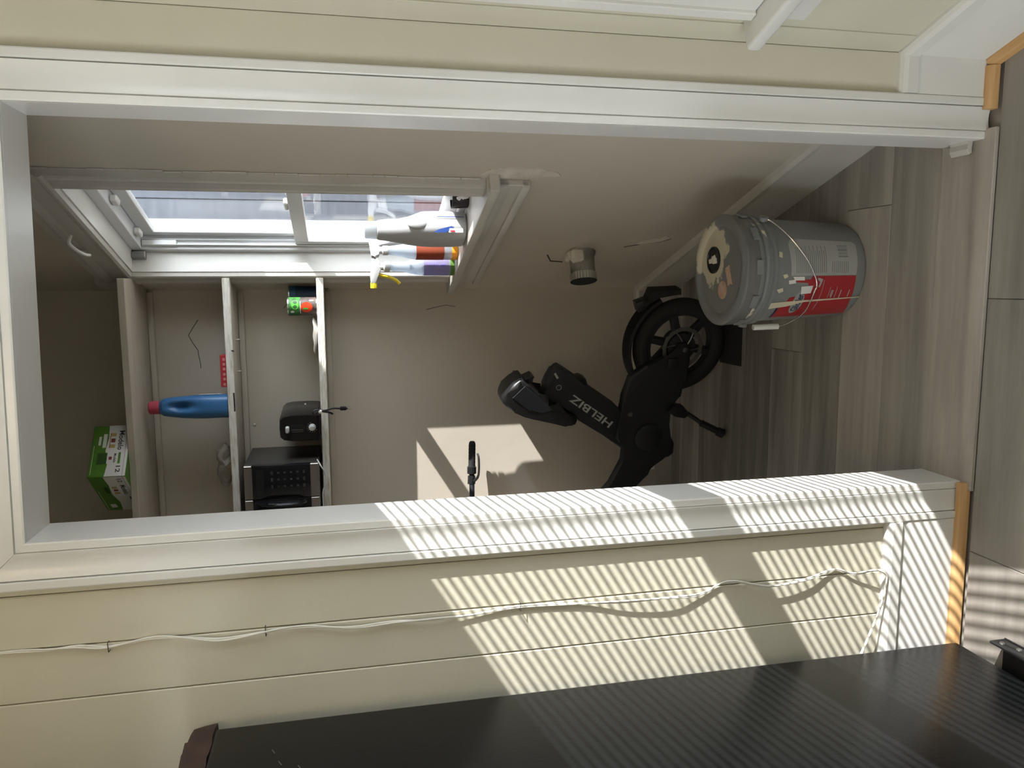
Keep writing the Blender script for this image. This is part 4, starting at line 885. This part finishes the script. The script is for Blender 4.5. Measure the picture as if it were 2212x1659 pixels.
# battery seat tube with lettering
st = [(-0.205,0.705),(-0.189,0.719),(-0.151,0.711),(-0.123,0.701),(-0.090,0.684),(-0.074,0.672),(-0.069,0.661),(-0.085,0.638),(-0.122,0.585),(-0.151,0.549),(-0.242,0.419),(-0.284,0.375),(-0.40,0.38),(-0.411,0.395),(-0.346,0.476),(-0.265,0.572),(-0.25,0.598)]
tb = finish('seat_tube', prism(B(), st, -0.045, 0.045, 0.016, 4), M['blackmat'], bi)
finish('tube_clamp', prism(B(), [(-0.115,0.595),(-0.112,0.575),(-0.120,0.556),(-0.138,0.549),(-0.150,0.556),(-0.128,0.59)], -0.03, 0.03, 0.005, 2), M['blackpl'], bi)
me = text_mesh('HELBIZ', 0.208, 0.030); ca, sa_ = math.cos(math.atan2(0.160,0.115)), math.sin(math.atan2(0.160,0.115))
stamp(me, lambda x, y: Vector((-0.2445 + x*ca - y*sa_, -0.0456, 0.531 + x*sa_ + y*ca))); link('lettering', me, M['bkletter'], tb, smooth=0)
finish('ring_mark', lathe(B(), [(0.009,-0.0462),(0.0105,-0.0462),(0.0105,-0.045),(0.009,-0.045),(0.009,-0.0462)], 20, (-0.142,0,0.666), 'Y', cap=False), M['bkletter'], tb)
finish('tube_sticker', prism(B(), [(-0.108,0.676),(-0.087,0.689),(-0.082,0.683),(-0.103,0.669)], -0.0461, -0.0452), M['bkletter'], tb)
# saddle, flipped up
sd_ = [(-0.183,0.880),(-0.170,0.878),(-0.150,0.864),(-0.119,0.841),(-0.107,0.818),(-0.102,0.805),(-0.128,0.781),(-0.157,0.750),(-0.183,0.719),(-0.196,0.690),(-0.211,0.683),(-0.236,0.637),(-0.250,0.600),(-0.261,0.586),(-0.277,0.584),(-0.294,0.590),(-0.301,0.605),(-0.296,0.633),(-0.281,0.684),(-0.271,0.721),(-0.261,0.759),(-0.250,0.794),(-0.230,0.834),(-0.211,0.866),(-0.195,0.879)]
sdl = finish('saddle', prism(B(), sd_, -0.062, 0.062, 0.020, 4), M['blackpl'], bi)
finish('saddle_pan', prism(B(), [(-0.17,0.845),(-0.125,0.80),(-0.19,0.725),(-0.225,0.69),(-0.235,0.73),(-0.215,0.79)], -0.064, -0.060, 0.001, 1), M['blackmat'], sdl)
finish('hinge_bracket', prism(B(), [(-0.113,0.797),(-0.099,0.766),(-0.105,0.757),(-0.116,0.767),(-0.129,0.764),(-0.130,0.785)], -0.03, 0.03, 0.003, 1), M['blackpl'], sdl)
finish('saddle_badge', lathe(B(), [(0.011,-0.0626),(0.011,-0.060)], 20, (-0.214,0,0.775), 'Y'), M['mwprint'], sdl)
# kick stand
ks = finish('kickstand', prism(B(), [(-0.246,0.232),(-0.224,0.209),(-0.230,0.165),(-0.262,0.134),(-0.280,0.156),(-0.271,0.2)], -0.075, -0.03, 0.008, 2), M['blackpl'], bi)
finish('kickstand_leg', tube(B(), [(-0.258,-0.06,0.15),(-0.285,-0.085,0.105),(-0.292,-0.09,0.095),(-0.292,-0.09,0.095),(-0.325,-0.112,0.022)], [0.009,0.009,0.010,0.0135,0.0135], 14), M['blackpl'], ks)
finish('kickstand_foot', tube(B(), [(-0.322,-0.110,0.030),(-0.331,-0.116,0.008)], [0.017,0.018], 16), M['rubber'], ks)
# front end, turned: steerer, bar, grips, fork and front wheel (mostly behind the door frame)
hd = Vector((-0.76,0.02,0.52))
finish('head_tube', tube(B(), [(-0.70,-0.03,0.46),(-0.80,0.02,0.60),(-0.77,0.03,0.92)], [0.03,0.03,0.02], 16), M['blackmat'], bi)
finish('fork', tube(B(), [(-0.80,0.02,0.60),(-0.84,0.03,0.44),(-0.88,0.075,0.19)], 0.018, 12), M['blackmat'], bi)
wheel(bi, -0.88, 0.187, cyo=0.02)
inv = Matrix.Translation(Vector((-0.161,1.22,0))) @ Matrix.Rotation(math.radians(-14), 4, 'Z'); inv.invert()
def L(p): return inv @ Vector(p)
g0, g1, g2 = L((-0.585,1.640,0.925)), L((-0.695,1.628,0.930)), L((-0.86,1.60,0.935))
hb = finish('handlebar', tube(B(), [L((-1.15,1.40,0.94)), L((-1.02,1.47,0.935)), g2, g1], 0.011, 14), M['blackmat'], bi)
finish('stem', tube(B(), [(-0.77,0.03,0.90), L((-0.93,1.52,0.935))], 0.016, 12), M['blackmat'], bi)
dv = (g1-g0)
bm = B(); pts = [g0 + dv*(i/16) for i in range(17)]; rr = [0.009,0.0135]+[0.0145+0.0008*(i % 2) for i in range(14)]+[0.0155]
gp = finish('grip', tube(bm, pts, rr, 16), M['rubber'], bi)
dn = dv.normalized()
finish('control_ring', tube(B(), [g1-dn*0.004, g1-dn*0.002, g1+dn*0.026, g1+dn*0.028], [0.016,0.0195,0.0195,0.016], 20), M['blackpl'], bi)
finish('switch_block', tube(B(), [g1+dn*0.034, g1+dn*0.036, g1+dn*0.07, g1+dn*0.072], [0.012,0.016,0.017,0.012], 8), M['blackpl'], bi)
lv = [g1+dn*0.05+Vector((0,-0.02,-0.008)), g1+dn*0.02+Vector((0,-0.03,-0.024)), g0+dv*0.62+Vector((0,-0.02,-0.026)), g0+dv*0.45+Vector((0,-0.01,-0.022))]
finish('brake_lever', tube(B(), smooth_path(lv, 4), [0.006]*4+[0.005]*5+[0.0045]*4, 8), M['blackpl'], bi)

# rubber pad under the rear wheel
pad = finish('rubber_pad', bx(B(), -0.235, 0.03, 1.075, 1.245, 0.0, 0.0015, 0.0004), M['rubber'])
tag(pad, 'flat black rubber pad on the floor under the bike rear wheel', 'mat')
# small white knob-shaped thing low on the pantry wall near the door frame
wk = finish('plug_adapter', loft(B(), [(0,0,0,0.02,0.016,2.5),(0.03,0,0,0.022,0.018,2.5),(0.05,0,0,0.016,0.013,2.2),(0.056,0,0,0.006,0.005,2)], 20), M['white'], None, (-0.735, 1.655, 0.10))
tag(wk, 'small rounded white plug low on the pantry back wall behind the bike', 'plug')
wk.rotation_euler = (0, 0, 0)

# ------------------------------------------------------------------ refrigerator in the kitchen
fr = empty('refrigerator', (-1.14, -0.40, 0)); tag(fr, 'tall black refrigerator standing against the kitchen wall', 'refrigerator')
FX = 0.355
finish('cabinet', bx(B(), -FX, FX, -0.30, 0.35, 0.025, 1.714, 0.008, 3), M['fridge'], fr)
for z0, z1, nm in ((0.09, 1.12, 'door'), (1.135, 1.71, 'freezer_door')):
    d_ = finish(nm, bx(B(), -FX, FX, -0.365, -0.305, z0, z1, 0.012, 3), M['fridge'], fr)
    finish('handle', tube(B(), [(-FX+0.05,-0.37,z0+0.06),(-FX+0.05,-0.405,z0+0.09),(-FX+0.05,-0.405,z1-0.09),(-FX+0.05,-0.37,z1-0.06)], 0.012, 12), M['blackpl'], d_)
br = finish('foot_bracket', bx(bx(B(), FX-0.02, FX+0.060, -0.30, 0.235, 0.002, 0.006, 0.001), FX+0.052, FX+0.058, -0.30, 0.235, 0.002, 0.045, 0.0015), M['blackpl'], fr)
for y, z in ((0.215,0.03),(0.18,0.02),(0.10,0.025),(0.03,0.03)): finish('screw', lathe(B(), [(0.006,0.058),(0.005,0.060),(0.001,0.0605)], 12, (FX, y, z), 'X'), M['greymetal'], br)
for x in (-FX+0.06, FX-0.06):
    for y in (-0.24, 0.30): finish('foot', lathe(B(), [(0.018,0.0),(0.018,0.026)], 16, (x, y, 0)), M['blackpl'], fr)
for y, z in ((0.25,1.60),(0.21,1.585),(0.19,1.55)): finish('scratch', tube(B(), [(FX+0.0004,y,z),(FX+0.0004,y-0.012,z-0.006)], 0.0007, 5), M['greymetal'], fr)
# unseen cupboard added above the refrigerator to block left light from the wall
cu_ = empty('shading_cupboard', (-1.14, -0.55, 1.80)); tag(cu_, 'unseen white cupboard added above the refrigerator to shade the wall', 'cupboard')
finish('carcass', bx(B(), -0.355, 0.355, -0.20, 0.20, 0, 0.85, 0.003), M['trim'], cu_)
for x0, x1, hx in ((-0.353, -0.002, -0.03), (0.002, 0.353, 0.03)):
    d_ = finish('door', bx(B(), x0, x1, -0.222, -0.201, 0.003, 0.847, 0.003), M['trim'], cu_)
    finish('knob', lathe(B(), [(0.006,-0.222),(0.006,-0.235),(0.014,-0.24),(0.012,-0.248),(0.001,-0.25)], 20, (hx, 0, 0.08), 'Y'), M['chrome'], d_)
# brown paper bag on top
bgp = empty('paper_bag', (-0.935, -0.135, 1.714), 0.0); tag(bgp, 'crumpled brown paper bag lying on top of the refrigerator', 'bag')
bm = B(); bx(bm, -0.14, 0.138, -0.11, 0.115, 0, 0.046); bmesh.ops.subdivide_edges(bm, edges=bm.edges[:], cuts=9, use_grid_fill=True)
crumple(bm, 0.010, 4.1, 9); crumple(bm, 0.006, 1.7, 26)
for v in bm.verts: v.co.z = max(v.co.z, 0.0)
finish('sack', bm, M['brownbag'], bgp, smooth=15)
bm = B(); bx(bm, 0.05, 0.13, -0.06, 0.08, 0.038, 0.054); bmesh.ops.subdivide_edges(bm, edges=bm.edges[:], cuts=6, use_grid_fill=True); crumple(bm, 0.010, 7.7, 18)
finish('folded_top', bm, M['brownbag'], bgp, smooth=15)

# ------------------------------------------------------------------ white cable stapled down the boards
cab = empty('wall_cable', (-0.611, 0, 0)); tag(cab, 'white twin cable stapled down the board wall and drooping behind the refrigerator', 'cable')
cz = [(-0.611,2.098),(-0.614,2.019),(-0.610,1.962),(-0.617,1.907),(-0.610,1.829),(-0.611,1.770),(-0.622,1.701),(-0.615,1.616),(-0.615,1.539),(-0.622,1.447),(-0.620,1.362),(-0.623,1.294),(-0.624,1.216),(-0.613,1.092),(-0.620,0.959),(-0.624,0.852),(-0.621,0.753),(-0.623,0.674),(-0.601,0.606),(-0.618,0.512),(-0.608,0.412),(-0.595,0.333),(-0.611,0.283),(-0.599,0.234),(-0.611,0.206),(-0.650,0.207),(-0.680,0.213),(-0.745,0.238),(-0.830,0.275)]
dep = []
for i, (x, z) in enumerate(cz):
    off = 0.004
    if 1.8 > z > 1.1: off = 0.006 + 0.004*(i % 2)
    if 0.95 > z > 0.25: off = 0.010 + 0.006*math.sin(i*1.7)
    if z < 0.24 or x < -0.63: off = 0.022
    dep.append((x+0.611, -off, z))
top = [(0.0,-0.004,2.70),(-0.003,-0.005,2.5),(0.002,-0.004,2.3)]
path = smooth_path(top+dep, 5)
finish('strand', tube(B(), path, 0.0022, 8), M['cable'], cab)
path2 = [p + Vector((0.0036*math.cos(i*0.35), -0.0012-0.001*math.sin(i*0.3), 0.001)) for i, p in enumerate(path)]
finish('strand', tube(B(), path2, 0.0020, 8), M['cable'], cab)
for x, z in ((-0.617,1.907),(-0.615,1.616),(-0.613,1.092)):
    finish('staple', tube(B(), [(x+0.611-0.009,0.0,z),(x+0.611-0.009,-0.011,z),(x+0.611+0.009,-0.011,z+0.001),(x+0.611+0.009,0.0,z+0.001)], 0.0008, 6), M['crack'], cab)

# ------------------------------------------------------------------ unseen kitchen ceiling lamp, added to account for the warm light
lp = empty('added_ceiling_lamp', (-0.35, -1.5, 2.75)); tag(lp, 'unseen round opal ceiling lamp added over the kitchen for warm light', 'lamp')
em, n, l = new_mat('warm_opal_glow'); n['Principled BSDF'].inputs['Emission Color'].default_value = (1.0,0.74,0.42,1); n['Principled BSDF'].inputs['Emission Strength'].default_value = 1.5; n['Principled BSDF'].inputs['Base Color'].default_value = (0.8,0.78,0.7,1)
finish('base', lathe(B(), [(0.16,-0.002),(0.16,-0.02),(0.13,-0.022)], 40), M['white'], lp)
finish('shade', lathe(B(), [(0.14,-0.02),(0.15,-0.04),(0.13,-0.075),(0.07,-0.10),(0.001,-0.105)], 40), em, lp)
ll = bpy.data.lights.new('added_lamp_bulb', 'POINT'); ll.energy = 7; ll.color = (1.0,0.76,0.46); ll.shadow_soft_size = 0.12
lo = bpy.data.objects.new('added_lamp_bulb', ll); COL.objects.link(lo); lo.location = (-0.35,-1.5,2.52)
